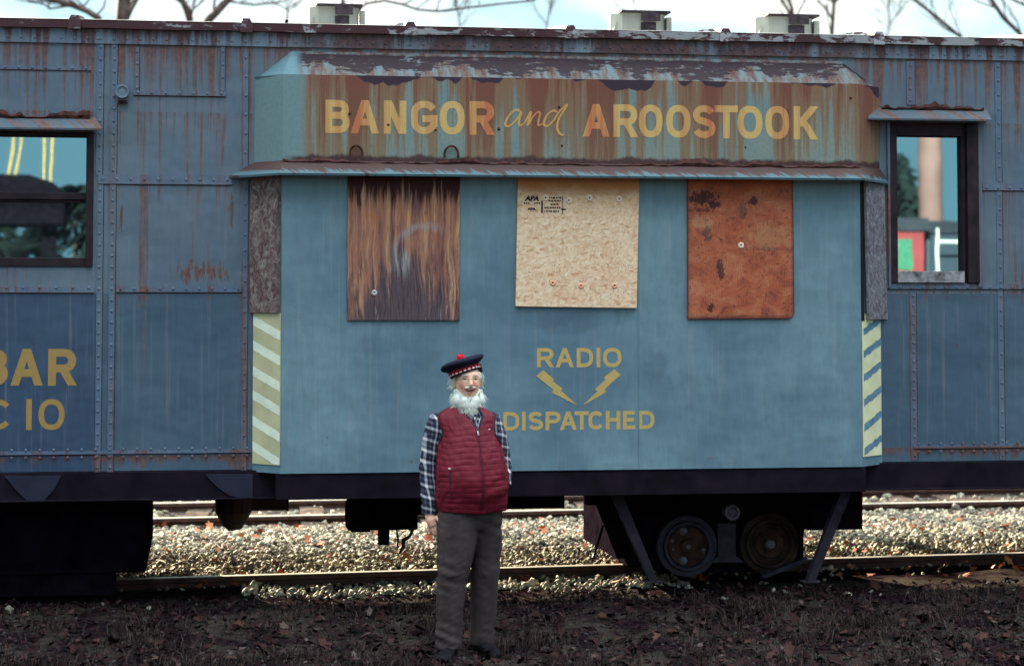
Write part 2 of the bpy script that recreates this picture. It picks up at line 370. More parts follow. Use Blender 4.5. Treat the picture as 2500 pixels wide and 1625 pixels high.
X1a, Z1b = W(849, 782, -.22); X1b, Z1t = W(1123, 435, -.22)
def burnt_ply():
    k = N('fire_stained_plywood', 0.8, 0.15)
    x, y, z = k.xyz(k.pos)
    u = k.step(x, X1a, X1b, 0, 1, False); v = k.step(z, Z1b, Z1t, 0, 1, False)
    warp = k.noise(k.comb(k.mth('MULTIPLY', x, 6), 0, k.mth('MULTIPLY', z, 2.2)), 1, 3)
    gx = k.mth('ADD', k.mth('MULTIPLY', x, 30), k.mth('MULTIPLY', warp, 2.6))
    g1 = k.noise(k.comb(gx, 0, k.mth('MULTIPLY', z, 1.1)), 1, 6, 0.66)
    g2 = k.noise(k.comb(k.mth('MULTIPLY', gx, 3.2), 4, k.mth('MULTIPLY', z, 4)), 1, 5, 0.65)
    wood = k.ramp(g1, [(0.30, (0.060, 0.025, 0.030)), (0.41, (0.30, 0.095, 0.048)), (0.52, (0.47, 0.185, 0.085)), (0.66, (0.66, 0.42, 0.22))])
    wood = k.mix(k.step(g2, 0.38, 0.62, 0.0, 0.80), wood, (0.16, 0.095, 0.095))
    g3 = k.noise(k.comb(k.mth('MULTIPLY', x, 9), 2, k.mth('MULTIPLY', z, 3.0)), 1, 5, 0.65)
    wood = k.mix(k.step(g3, 0.50, 0.66, 0, 0.65), wood, (0.10, 0.055, 0.058))
    # scorched top with tongues reaching down
    t = k.mth('ADD', v, k.mth('MULTIPLY', k.mth('SUBTRACT', g1, 0.5), -0.75))
    top = k.step(t, 0.80, 0.93)
    c = k.mix(top, wood, k.mix(g2, (0.030, 0.010, 0.014), (0.070, 0.018, 0.018)))
    # grey-violet rot rising from the foot, higher in the middle
    hump = k.mth('MULTIPLY', k.mth('ABSOLUTE', k.mth('SUBTRACT', u, 0.50)), -0.95)
    lo = k.mth('SUBTRACT', k.mth('ADD', hump, 0.50), v)
    lo = k.mth('ADD', lo, k.mth('MULTIPLY', k.mth('SUBTRACT', 0.5, g1), 1.5))
    c = k.mix(k.step(lo, -0.10, 0.14, 0, 0.90), c, k.mix(g2, (0.034, 0.024, 0.040), (0.115, 0.085, 0.10)))
    # pale swirled scrape
    du = k.mth('MULTIPLY', k.mth('SUBTRACT', u, 0.68), 0.74); dv = k.mth('MULTIPLY', k.mth('SUBTRACT', v, 0.46), 0.94)
    r = k.mth('SQRT', k.mth('ADD', k.mth('MULTIPLY', du, du), k.mth('MULTIPLY', dv, dv)))
    r = k.mth('ADD', r, k.mth('MULTIPLY', k.mth('SUBTRACT', g1, 0.5), 0.16))
    ring = k.mth('MULTIPLY', k.step(k.mth('ABSOLUTE', k.mth('SUBTRACT', r, 0.19)), 0.040, 0.0), k.step(k.mth('SUBTRACT', dv, du), -0.02, 0.12))
    c = k.mix(k.mth('MULTIPLY', ring, k.step(g1, 0.35, 0.60, 0.15, 0.75)), c, (0.30, 0.29, 0.28))
    du2 = k.mth('MULTIPLY', k.mth('SUBTRACT', u, 0.50), 1.3); dv2 = k.mth('MULTIPLY', k.mth('SUBTRACT', v, 0.40), 0.8)
    r2 = k.mth('SQRT', k.mth('ADD', k.mth('MULTIPLY', du2, du2), k.mth('MULTIPLY', dv2, dv2)))
    c = k.mix(k.mth('MULTIPLY', k.step(r2, 0.11, 0.02, 0, 1), k.step(g1, 0.34, 0.6, 0.2, 0.85)), c, (0.36, 0.36, 0.34))
    pale = k.noise(k.comb(k.mth('MULTIPLY', gx, 1.6), 9, k.mth('MULTIPLY', z, 3.2)), 1, 4, 0.6)
    c = k.mix(k.mth('MULTIPLY', k.step(pale, 0.60, 0.70, 0, 0.7), k.step(v, 0.75, 0.55)), c, (0.36, 0.32, 0.29))
    c = k.mix(k.mth('MULTIPLY', k.step(g2, 0.50, 0.42, 0, 0.8), k.step(v, 0.70, 0.30, 0.25, 1)), c, (0.050, 0.032, 0.040))
    k.bump(g2, 0.4, 0.004)
    return k.col(c)
M['ply_burnt'] = burnt_ply()

X2a, Z2b = W(1260, 747, -.22); X2b, Z2t = W(1560, 441, -.22)
def osb():
    k = N('pale_strand_board', 0.8, 0.15)
    x, y, z = k.xyz(k.pos)
    v = k.step(z, Z2b, Z2t, 0, 1, False)
    w = k.noise(k.pos, 7, 3)
    p = k.comb(k.mth('ADD', x, k.mth('MULTIPLY', w, .12)), y, k.mth('ADD', z, k.mth('MULTIPLY', w, .10)))
    c = None
    for i, (sx, sz, rot) in enumerate([(30, 85, 0.35), (34, 100, -0.5), (26, 120, 0.1), (80, 40, 0.4), (60, 60, 0.8)]):
        vv = k.vor(k.map(p, (sx, 1, sz), (i * 3.1, 0, i * 1.7), (0, rot, 0)))
        val = k.xyz(vv.outputs['Color'])[0]
        cc = k.ramp(val, [(0.0, (0.44, 0.18, 0.085)), (0.15, (0.60, 0.355, 0.20)), (0.5, (0.76, 0.54, 0.36)), (0.85, (0.80, 0.62, 0.44)), (1.0, (0.85, 0.74, 0.58))])
        c = cc if c is None else k.mix(0.36, c, cc)
    odd = k.vor(k.map(p, (30, 1, 90), (9, 0, 2), (0, -0.25, 0)))
    c = k.mix(k.step(k.xyz(odd.outputs['Color'])[1], 0.95, 0.965, 0, 0.6), c, (0.46, 0.18, 0.07))
    n = k.noise(k.map(k.pos, (12, 12, 26)), 1, 7, 0.75)
    c = k.mix(k.step(n, 0.46, 0.72, 0, 0.40), c, (0.56, 0.30, 0.15))
    c = k.mix(k.mth('MULTIPLY', k.step(k.noise(k.map(k.pos, (26, 26, 60)), 1, 6, 0.75), 0.58, 0.68, 0, 0.32), 1.0), c, (0.42, 0.22, 0.13))
    # orange top edge: resin stain plus the drip skirt's shade put into the colour
    tn = k.mth('ADD', v, k.mth('MULTIPLY', k.noise(k.map(k.pos, (8, 8, 8)), 1, 5), 0.12))
    c = k.mix(k.step(tn, 0.90, 1.02, 0, 0.92), c, k.mix(n, (0.44, 0.14, 0.045), (0.33, 0.075, 0.025)))
    c = k.mix(k.step(tn, 0.72, 0.98, 0, 0.35), c, (0.52, 0.27, 0.11))
    st_ = k.noise(k.map(k.pos, (5, 5, 9)), 1, 6, 0.7)
    c = k.mix(k.step(st_, 0.50, 0.68, 0, 0.45), c, (0.60, 0.33, 0.19))
    # mildew specks, denser low
    sp = k.vor(k.map(k.pos, (58, 58, 58)))
    spk = k.mth('MULTIPLY', k.mth('LESS_THAN', sp.outputs['Distance'], 0.20), k.mth('GREATER_THAN', k.xyz(sp.outputs['Color'])[0], 0.62))
    area = k.mth('MULTIPLY', k.step(v, 0.52, 0.40), k.step(k.noise(k.pos, 5, 3), 0.42, 0.55))
    c = k.mix(k.mth('MULTIPLY', k.mth('MULTIPLY', spk, area), 0.85), c, (0.05, 0.055, 0.06))
    k.bump(n, 0.25, 0.003)
    return k.col(c)
M['osb'] = osb()

X3a, Z3b = W(1678, 779, -.22); X3b, Z3t = W(1937, 444, -.22)
def red_ply():
    k = N('reddish_stained_plywood', 0.75, 0.2)
    x, y, z = k.xyz(k.pos)
    u = k.step(x, X3a, X3b, 0, 1, False); v = k.step(z, Z3b, Z3t, 0, 1, False)
    n1 = k.noise(k.map(k.pos, (8, 8, 11)), 1, 7, 0.70, 0.8)
    n2 = k.noise(k.map(k.pos, (26, 26, 60)), 1, 5, 0.7)
    w = k.n('ShaderNodeTexWave'); k.l(k.map(k.pos, (9, 1, 5)), w.inputs['Vector']); w.inputs['Scale'].default_value = 2.2
    w.inputs['Distortion'].default_value = 9; w.inputs['Detail'].default_value = 3
    c = k.ramp(n1, [(0.30, (0.17, 0.040, 0.026)), (0.48, (0.36, 0.088, 0.040)), (0.62, (0.43, 0.140, 0.070)), (0.75, (0.48, 0.22, 0.12))])
    c = k.mix(k.step(w.outputs['Fac'], 0.7, 0.98, 0, 0.25), c, (0.12, 0.045, 0.03))
    c = k.mix(k.step(n2, 0.5, 0.8, 0, 0.35), c, (0.13, 0.05, 0.04))
    c = k.mix(k.step(v, 0.80, 1.0, 0, 0.55), c, (0.34, 0.075, 0.022))
    def blob(cu, cv, ru, rv, col, c, s=0.9, edge=0.55):
        a = k.mth('DIVIDE', k.mth('SUBTRACT', u, cu), ru); b = k.mth('DIVIDE', k.mth('SUBTRACT', v, cv), rv)
        r = k.mth('ADD', k.mth('ADD', k.mth('MULTIPLY', a, a), k.mth('MULTIPLY', b, b)), k.mth('MULTIPLY', k.mth('SUBTRACT', k.noise(k.map(k.pos, (34, 34, 26)), 1, 8, 0.78), 0.5), 7.5))
        return k.mix(k.step(r, 1.0, edge, 0, s), c, col)
    dk = (0.040, 0.016, 0.020)
    c = blob(.16, .875, .13, .055, dk, c); c = blob(.24, .83, .09, .03, dk, c); c = blob(.14, .79, .10, .02, dk, c, .7)
    c = blob(.62, .86, .05, .035, dk, c); c = blob(.52, .80, .04, .07, (0.10, .045, .035), c, .7)
    c = blob(.19, .62, .05, .06, (0.09, .045, .04), c, .8); c = blob(.31, .36, .035, .07, dk, c, .8)
    c = blob(.22, .085, .035, .03, dk, c); c = blob(.75, .512, .20, .018, (0.13, .035, .03), c, .7)
    c = blob(.78, .60, .22, .10, (0.40, .20, .095), c, .5); c = blob(.15, .70, .12, .06, (0.40, .22, .12), c, .45)
    s2 = k.noise(k.map(k.pos, (40, 40, 40)), 1, 5, 0.7)
    c = k.mix(k.step(s2, 0.57, 0.66, 0, 0.75), c, (0.07, 0.025, 0.025))
    s3 = k.noise(k.map(k.pos, (16, 16, 75)), 1, 7, 0.75)
    c = k.mix(k.step(s3, 0.58, 0.68, 0, 0.6), c, (0.11, 0.036, 0.030))
    ed = k.mth('MINIMUM', k.mth('MINIMUM', u, k.mth('SUBTRACT', 1.0, u)), v)
    c = k.mix(k.step(ed, 0.035, 0.0, 0, 0.8), c, (0.055, 0.022, 0.024))
    k.bump(n2, 0.3, 0.003)
    return k.col(c)
M['ply_red'] = red_ply()

def grey_board(name, stops, sc_):
    k = N(name, 0.85, 0.15)
    n1 = k.noise(k.map(k.pos, (sc_, sc_, sc_ * .8)), 1, 7, 0.75, 1.0)
    k.bump(n1, 0.5, 0.006)
    return k.col(k.ramp(n1, stops))
M['board_brown'] = grey_board('flaking_brown_board', [(0.34, (0.055, 0.032, 0.040)), (0.47, (0.115, 0.070, 0.066)), (0.56, (0.19, 0.145, 0.135)), (0.72, (0.30, 0.28, 0.26))], 22)
M['board_grey'] = grey_board('weathered_grey_board', [(0.36, (0.060, 0.048, 0.060)), (0.52, (0.155, 0.145, 0.165)), (0.70, (0.30, 0.30, 0.31))], 26)

# ------------------------------------------------------------------ mesh builder
class MB:
    def __init__(s): s.v = []; s.f = []
    def add(s, vs_, fs):
        n = len(s.v); s.v.extend([tuple(p) for p in vs_]); s.f.extend([tuple(i + n for i in q) for q in fs]); return s
    def box(s, x0, x1, y0, y1, z0, z1):
        v = [(x, y, z) for x in (x0, x1) for y in (y0, y1) for z in (z0, z1)]
        return s.add(v, [(0, 1, 3, 2), (4, 6, 7, 5), (0, 4, 5, 1), (2, 3, 7, 6), (0, 2, 6, 4), (1, 5, 7, 3)])
    def quad(s, *p): return s.add(p, [tuple(range(len(p)))])
    def prism(s, poly, y0, y1):
        """outline of (x, z) points extruded from y0 to y1"""
        n = len(poly)
        v = [(x, y0, z) for x, z in poly] + [(x, y1, z) for x, z in poly]
        fs = [tuple(range(n)), tuple(range(2 * n - 1, n - 1, -1))] + [(i, i + n, (i + 1) % n + n, (i + 1) % n) for i in range(n)]
        return s.add(v, fs)
    def tube(s, pts, rs, n=8, cap=True):
        pts = [Vector(p) for p in pts]
        if isinstance(rs, (int, float)): rs = [rs] * len(pts)
        base = len(s.v); prev = None
        for i, p in enumerate(pts):
            d = (pts[min(i + 1, len(pts) - 1)] - pts[max(i - 1, 0)])
            d = d.normalized() if d.length > 1e-9 else Vector((0, 0, 1))
            a = prev if prev is not None else (Vector((0, 1, 0)) if abs(d.y) < 0.9 else Vector((1, 0, 0)))
            a = (a - d * a.dot(d)); a = a.normalized() if a.length > 1e-6 else d.orthogonal().normalized()
            b = d.cross(a); prev = a
            for j in range(n):
                t = 2 * math.pi * j / n
                s.v.append(tuple(p + (a * math.cos(t) + b * math.sin(t)) * rs[i]))
        for i in range(len(pts) - 1):
            for j in range(n):
                k = (j + 1) % n
                s.f.append((base + i * n + j, base + i * n + k, base + (i + 1) * n + k, base + (i + 1) * n + j))
        if cap:
            s.f.append(tuple(base + j for j in reversed(range(n))))
            s.f.append(tuple(base + (len(pts) - 1) * n + j for j in range(n)))
        return s
    def disc(s, c, r, y0, y1, n=24):
        """cylinder along y"""
        return s.tube([(c[0], y1, c[1]), (c[0], y0, c[1])], r, n)
    def ring(s, c, r0, r1, y0, y1, n=32):
        b = len(s.v)
        for j in range(n):
            t = 2 * math.pi * j / n; cx, cz = math.cos(t), math.sin(t)
            for r, y in ((r0, y0), (r1, y0), (r1, y1), (r0, y1)):
                s.v.append((c[0] + r * cx, y, c[1] + r * cz))
        for j in range(n):
            a, d = b + 4 * j, b + 4 * ((j + 1) % n)
            for q in range(4):
                s.f.append((a + q, a + (q + 1) % 4, d + (q + 1) % 4, d + q))
        return s
    def dome(s, c, r, h=0.6, n=7, axis=(0, -1, 0)):
        ax = Vector(axis).normalized(); a = ax.orthogonal().normalized(); b_ = ax.cross(a); c = Vector(c); b = len(s.v)
        for q, (rr, hh) in enumerate(((1, 0), (0.75, 0.62), )):
            for j in range(n):
                t = 2 * math.pi * j / n
                s.v.append(tuple(c + (a * math.cos(t) + b_ * math.sin(t)) * r * rr + ax * r * h * hh))
        s.v.append(tuple(c + ax * r * h))
        for j in range(n):
            k = (j + 1) % n
            s.f.append((b + j, b + k, b + n + k, b + n + j)); s.f.append((b + n + j, b + n + k, b + 2 * n))
        return s
    def ell(s, c, r, nu=20, nv=12, rot=None):
        b = len(s.v); c = Vector(c)
        for i in range(nv + 1):
            th = math.pi * i / nv
            for j in range(nu):
                t = 2 * math.pi * j / nu
                p = Vector((r[0] * math.sin(th) * math.cos(t), r[1] * math.sin(th) * math.sin(t), r[2] * math.cos(th)))
                if rot is not None: p = rot @ p
                s.v.append(tuple(c + p))
        for i in range(nv):
            for j in range(nu):
                k = (j + 1) % nu
                s.f.append((b + i * nu + j, b + (i + 1) * nu + j, b + (i + 1) * nu + k, b + i * nu + k))
        return s
    def mesh(s, name):
        me = bpy.data.meshes.new(name)
        me.from_pydata(s.v, [], s.f); me.validate(); me.update()
        return me
    def build(s, name, mat, parent=None, smooth=False, fix=True):
        me = s.mesh(name)
        if fix:
            bm = bmesh.new(); bm.from_mesh(me); bmesh.ops.recalc_face_normals(bm, faces=bm.faces); bm.to_mesh(me); bm.free()
        return link(name, me, mat, parent, smooth)

def link(name, me, mat, parent=None, smooth=False):
    o = bpy.data.objects.new(name, me); COL.objects.link(o)
    if mat is not None: me.materials.clear(); me.materials.append(mat)
    if smooth: me.polygons.foreach_set('use_smooth', [True] * len(me.polygons))
    if parent is not None:
        o.parent = parent
        pm = parent.matrix_world if parent.type != 'EMPTY' else Matrix.Translation(parent.location) @ parent.rotation_euler.to_matrix().to_4x4()
        if parent.get('world_parts'): o.matrix_parent_inverse = Matrix.Translation(-parent.location)
    return o
def pieces(mb, name, mat, parent, smooth=False):
    """every loose piece of the builder becomes a part of its own"""
    p = list(range(len(mb.v)))
    def find(a):
        while p[a] != a: p[a] = p[p[a]]; a = p[a]
        return a
    for f in mb.f:
        for q in f[1:]: p[find(q)] = find(f[0])
    grp = {}
    for f in mb.f: grp.setdefault(find(f[0]), []).append(f)
    out = []
    for fs in grp.values():
        ids = sorted({i for f in fs for i in f}); mp_ = {i: n for n, i in enumerate(ids)}
        m2 = MB(); m2.v = [mb.v[i] for i in ids]; m2.f = [tuple(mp_[i] for i in f) for f in fs]
        out.append(m2.build(name, mat, parent, smooth))
    return out
def tag(o, label=None, cat=None, group=None, kind=None):
    if label: o['label'] = label
    if cat: o['category'] = cat
    if group: o['group'] = group
    if kind: o['kind'] = kind
    return o
def thing(name, loc, label, cat, group=None, rz=0.0, world=False):
    o = bpy.data.objects.new(name, None); COL.objects.link(o)
    o.location = loc; o.rotation_euler = (0, 0, rz); o.empty_display_size = 0.2
    tag(o, label, cat, group)
    if world: o['world_parts'] = 1          # its parts are modelled in world coordinates
    return o

def bevel(o, w=0.006, seg=2):
    m = o.modifiers.new('bevel', 'BEVEL'); m.width = w; m.segments = seg; m.limit_method = 'ANGLE'; m.angle_limit = rad(40)
    return o
def evaluated(o):
    bpy.context.view_layer.update()
    return bpy.data.meshes.new_from_object(o.evaluated_get(bpy.context.evaluated_depsgraph_get()))
def fuse(mb, name, mat, parent, voxel=0.006, smooth_it=6, fac=0.5):
    """union of overlapping closed volumes as one continuous skin"""
    t = bpy.data.objects.new('tmp', mb.mesh('tmp')); COL.objects.link(t)
    r = t.modifiers.new('r', 'REMESH'); r.mode = 'VOXEL'; r.voxel_size = voxel
    if smooth_it:
        q = t.modifiers.new('s', 'SMOOTH'); q.factor = fac; q.iterations = smooth_it
    me = evaluated(t); me.name = name
    bpy.data.objects.remove(t)
    return link(name, me, mat, parent, True)

def text_part(word, x0, x1, z0, z1, y, mat, parent, name='lettering', offset=0.0, shear=0.0, z0r=None, depth=0.002, space=1.0):
    cu = bpy.data.curves.new('t', 'FONT'); cu.body = word; cu.offset = offset; cu.extrude = 0.05; cu.shear = shear; cu.space_character = space
    cu.resolution_u = 6
    t = bpy.data.objects.new('t', cu); COL.objects.link(t)
    me = evaluated(t); bpy.data.objects.remove(t)
    co = np.empty(len(me.vertices) * 3); me.vertices.foreach_get('co', co); co = co.reshape(-1, 3)
    lo, hi = co.min(0), co.max(0)
    u = (co[:, 0] - lo[0]) / (hi[0] - lo[0]); v = (co[:, 1] - lo[1]) / (hi[1] - lo[1])
    dz = 0 if z0r is None else (z0r - z0)
    out = np.stack([x0 + u * (x1 - x0), y - depth * (co[:, 2] > 0) + 0.0, z0 + v * (z1 - z0) + dz * u], 1)
    me.vertices.foreach_set('co', out.ravel()); me.update(); me.name = name
    return link(name, me, mat, parent)

def ribbon(pts, w, y, name, mat, parent):
    """brush stroke: a flat painted line of changing width on a vertical plane"""
    P = []
    for i in range(len(pts) - 1):          # catmull-rom
        p0, p1, p2, p3 = [Vector(pts[min(max(i + q, 0), len(pts) - 1)]) for q in (-1, 0, 1, 2)]
        for t in np.linspace(0, 1, 8, endpoint=False):
            P.append(0.5 * ((2 * p1) + (-p0 + p2) * t + (2 * p0 - 5 * p1 + 4 * p2 - p3) * t * t + (-p0 + 3 * p1 - 3 * p2 + p3) * t ** 3))
    P.append(Vector(pts[-1]))
    mb = MB(); n = len(P)
    for i, p in enumerate(P):
        d = P[min(i + 1, n - 1)] - P[max(i - 1, 0)]
        ang = math.atan2(d.y, d.x)
        nn = Vector((-d.y, d.x)).normalized()
        ww = w * (0.55 + 0.45 * abs(math.sin(ang - 0.6)))
        if i < 3 or i > n - 4: ww *= 0.6
        e = y - 0.0006 - 0.00003 * i
        mb.v += [(p.x - nn.x * ww, e, p.y - nn.y * ww), (p.x + nn.x * ww, e, p.y + nn.y * ww)]
        if i: mb.f.append((2 * i - 2, 2 * i, 2 * i + 1, 2 * i - 1))
    return mb.build(name, mat, parent)

# ------------------------------------------------------------------ ground, gravel, track
def hgt(x, y):
    """ground level: trodden verge, ballast bed, verge beyond"""
    a = min(max((y + 1.1) / 1.35, 0), 1); a = a * a * (3 - 2 * a)
    b = min(max((y - 7.6) / 1.5, 0), 1)
    z = 0.095 * a * (1 - b * 0.8)
    z += 0.018 * mnoise.noise((x * 1.3, y * 1.3, 0)) + 0.010 * mnoise.noise((x * 4.1, y * 4.1, 3))
    if 1.9 < y < 5.0: z += 0.035 * math.sin((y - 1.9) / 3.1 * math.pi)
    return z
def ground_sheet():
    xs = np.unique(np.concatenate([np.linspace(-300, -8, 24), np.linspace(-8, 13, 150), np.linspace(13, 300, 24)]))
    ys = np.unique(np.concatenate([np.linspace(-300, -14, 24), np.linspace(-14, -2.6, 40), np.linspace(-2.6, 8, 110), np.linspace(8, 400, 40)]))
    v = [(x, y, hgt(x, y)) for y in ys for x in xs]
    nx = len(xs)
    f = [(j * nx + i, j * nx + i + 1, (j + 1) * nx + i + 1, (j + 1) * nx + i) for j in range(len(ys) - 1) for i in range(nx - 1)]
    me = bpy.data.meshes.new('ground'); me.from_pydata(v, [], f); me.update()
    k = N('earth_and_leaf_litter', 0.95, 0.02)
    x, y, z = k.xyz(k.pos)
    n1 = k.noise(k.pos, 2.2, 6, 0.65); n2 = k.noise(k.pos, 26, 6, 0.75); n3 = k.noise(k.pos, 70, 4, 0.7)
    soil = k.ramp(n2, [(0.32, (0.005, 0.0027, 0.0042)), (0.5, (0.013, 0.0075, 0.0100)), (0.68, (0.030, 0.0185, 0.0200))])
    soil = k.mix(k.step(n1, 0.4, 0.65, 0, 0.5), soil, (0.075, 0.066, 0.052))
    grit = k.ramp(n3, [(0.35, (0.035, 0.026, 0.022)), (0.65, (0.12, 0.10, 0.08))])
    bed = k.mth('MULTIPLY', k.step(k.mth('SUBTRACT', y, k.mth('MULTIPLY', x, 0.0745)), 1.12, 1.30), k.step(y, 7.8, 6.8))  # bed ends at the near rail; dark soil before it stands in for shade
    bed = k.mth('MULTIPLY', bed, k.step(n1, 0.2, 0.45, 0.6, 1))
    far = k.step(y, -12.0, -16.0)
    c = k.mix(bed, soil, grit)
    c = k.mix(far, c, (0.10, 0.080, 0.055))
    k.bump(k.mth('ADD', n2, k.mth('MULTIPLY', n3, 0.5)), 0.8, 0.03)
    k.col(c)
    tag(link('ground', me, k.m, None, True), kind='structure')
ground_sheet()

ICO = None
def scatter_stones(name, n, area, size, mat, keep=None, seed=1, sink=0.35, lift=0.0):
    bm = bmesh.new(); bmesh.ops.create_icosphere(bm, subdivisions=1, radius=1.0)
    bv = np.array([v.co[:] for v in bm.verts]); bf = np.array([[v.index for v in f.verts] for f in bm.faces]); bm.free()
    r = np.random.default_rng(seed)
    var = []
    for _ in range(14):                     # broken stone: cut a ball with random planes
        p = bv.copy()
        for _c in range(8):
            nn = r.normal(size=3); nn /= np.linalg.norm(nn); d = r.uniform(0.25, 0.75)
            t = p @ nn; over = t > d
            p[over] -= np.outer(t[over] - d, nn)
        var.append(p * r.uniform(0.8, 1.25, 3) * (1, 1, 0.8))
    x = r.uniform(area[0], area[1], n); y = r.uniform(area[2], area[3], n)
    V, F = [], []; cnt = 0
    for i in range(n):
        if keep and not keep(x[i], y[i], r): continue
        s = r.uniform(*size) * (1 if r.random() > 0.06 else 1.6)
        q = r.normal(size=4); q /= np.linalg.norm(q)
        a, b, c, d = q
        R = np.array([[a*a+b*b-c*c-d*d, 2*(b*c-a*d), 2*(b*d+a*c)], [2*(b*c+a*d), a*a-b*b+c*c-d*d, 2*(c*d-a*b)], [2*(b*d-a*c), 2*(c*d+a*b), a*a-b*b-c*c+d*d]])
        p = (var[i % 14] * s) @ R.T
        p += (x[i], y[i], hgt(x[i], y[i]) + s * (1 - 2 * sink) * .7 + lift + r.uniform(-.004, 0.012))
        V.append(p); F.append(bf + cnt * len(bv)); cnt += 1
    V = np.concatenate(V); F = np.concatenate(F)
    me = bpy.data.meshes.new(name)
    me.vertices.add(len(V)); me.vertices.foreach_set('co', V.ravel())
    me.loops.add(F.size); me.loops.foreach_set('vertex_index', F.ravel().astype(np.int32))
    me.polygons.add(len(F)); me.polygons.foreach_set('loop_start', np.arange(0, F.size, 3, dtype=np.int32))
    me.update(calc_edges=True)
    return tag(link(name, me, mat), kind='stuff')

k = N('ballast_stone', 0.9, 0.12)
k.col(k.mix(k.mth('MAXIMUM', k.step(k.noise(k.pos, 60, 4, 0.7), 0.35, 0.7, 0, 0.4), k.step(k.noise(k.map(k.pos, (1.5, 2.6, 1)), 1.0, 6, 0.72), 0.46, 0.60, 0, 0.85)),  # broad dark patches: dirt plus dappled tree shade put into the stone colour
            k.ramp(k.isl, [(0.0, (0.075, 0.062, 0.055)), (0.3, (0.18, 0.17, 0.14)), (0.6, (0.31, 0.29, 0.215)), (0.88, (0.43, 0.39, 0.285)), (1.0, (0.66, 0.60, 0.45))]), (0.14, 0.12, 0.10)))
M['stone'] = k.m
def rail_y(x, a=1.175, sl=0.0745): return a + sl * x
def far_y(x): return 5.29 + 0.052 * (x + 0.14)
def keep_ballast(x, y, r):
    if abs(y - rail_y(x)) < 0.075: return False
    if abs(y - far_y(x)) < 0.08 or abs(y - far_y(x) - 1.435) < 0.08: return False
    if y < rail_y(x) - .10 and (x < .30 or x > 3.45): return r.random() < .015  # hardly any pale stone at the ends: shade put into the ground colour
    if y < rail_y(x) - .10: return r.random() < min(1, max(0, (y - .35 - .06 * x) / .35)) ** 1.2 * .8
    if y > far_y(x) - 0.15: return r.random() < 0.42
    return True
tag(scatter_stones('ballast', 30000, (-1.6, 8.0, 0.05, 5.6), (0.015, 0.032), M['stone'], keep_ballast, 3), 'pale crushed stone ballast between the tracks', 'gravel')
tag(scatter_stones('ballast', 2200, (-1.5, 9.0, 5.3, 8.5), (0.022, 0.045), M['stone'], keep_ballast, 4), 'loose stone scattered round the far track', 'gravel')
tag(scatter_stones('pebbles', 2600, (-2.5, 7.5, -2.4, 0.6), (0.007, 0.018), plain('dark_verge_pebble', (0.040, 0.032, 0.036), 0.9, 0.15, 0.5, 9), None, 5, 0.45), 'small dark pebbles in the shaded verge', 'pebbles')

def rail_thing(label, yf, x0, x1, head_z=0.18):
    """flat-bottomed rail; the profile follows the line y = yf(x)"""
    t = thing('rail', ((x0 + x1) / 2, yf((x0 + x1) / 2), 0), label, 'rail', world=True)
    prof = [(-.065, -.15), (.065, -.15), (.065, -.138), (.012, -.118), (.010, -.045), (.036, -.036), (.036, -.006), (-.036, -.006), (-.036, -.036), (-.010, -.045), (-.012, -.118), (-.065, -.138)]
    mb = MB(); n = len(prof)
    for x in (x0, x1):
        for dy, dz in prof: mb.v.append((x, yf(x) + dy, head_z + dz))
    for i in range(n): mb.f.append((i, (i + 1) % n, n + (i + 1) % n, n + i))
    mb.f += [tuple(range(n)), tuple(range(2 * n - 1, n - 1, -1))]
    mb.build('rail_web', M['rail'], t)
    h = MB()
    hp = [(-.036, -.005), (.036, -.005), (.031, .0), (-.031, .0)]
    for x in (x0, x1):
        for dy, dz in hp: h.v.append((x, yf(x) + dy, head_z + dz))
    for i in range(4): h.f.append((i, (i + 1) % 4, 4 + (i + 1) % 4, 4 + i))
    h.f += [(0, 1, 2, 3), (7, 6, 5, 4)]
    h.build('rail_head', M['railtop'], t)
    return t
rail_thing('rusty rail under the blue railcar with a sunlit worn head', rail_y, -8, 12)
rail_thing('nearer rail of the second track, dark against the pale gravel', far_y, -10, 16)
rail_thing('farthest rail, a thin line just below the railcar underframe', lambda x: far_y(x) + 1.435, -10, 16)

def sleeper_mesh(L):
    mb = MB(); r = random.Random(5)
    n = 10
    for i in range(n + 1):
        u = -L / 2 + L * i / n; j = [r.uniform(-.006, .006) for _ in range(4)]
        mb.v += [(-.115 + j[0], u, -.16), (.115 + j[1], u, -.16), (.112 + j[2], u, j[3]), (-.112 + j[0], u, j[2])]
    for i in range(n):
        for q in range(4): mb.f.append((4 * i + q, 4 * i + (q + 1) % 4, 4 * i + 4 + (q + 1) % 4, 4 * i + 4 + q))
    mb.f += [(0, 1, 2, 3), (4 * n + 3, 4 * n + 2, 4 * n + 1, 4 * n)]
    return mb.mesh('sleeper')
sm1 = sleeper_mesh(2.5); sm1.materials.append(M['sleeper'])
for i in range(16):
    x = -0.6 + 0.55 * i
    o = bpy.data.objects.new('sleeper', sm1); COL.objects.link(o)
    o.location = (x, far_y(x) + 0.68, 0.105 + 0.014 * math.sin(i * 2.7)); o.rotation_euler = (0, 0, -0.052 + 0.02 * math.sin(i * 5.1))
    tag(o, 'weathered timber sleeper under the far track with its end poking from the gravel', 'sleeper', 'sleepers under the far track')
for i in range(7):
    x = 0.55 + 0.44 * i
    o = bpy.data.objects.new('sleeper', sm1); COL.objects.link(o)
    o.location = (x, rail_y(x) + 0.62, 0.060); o.rotation_euler = (0, 0, 0.02 * math.sin(i * 4.3))
    tag(o, 'sleeper under the railcar whose end shows between gravel in front of the lit rail', 'sleeper', 'sleepers under the near rail')

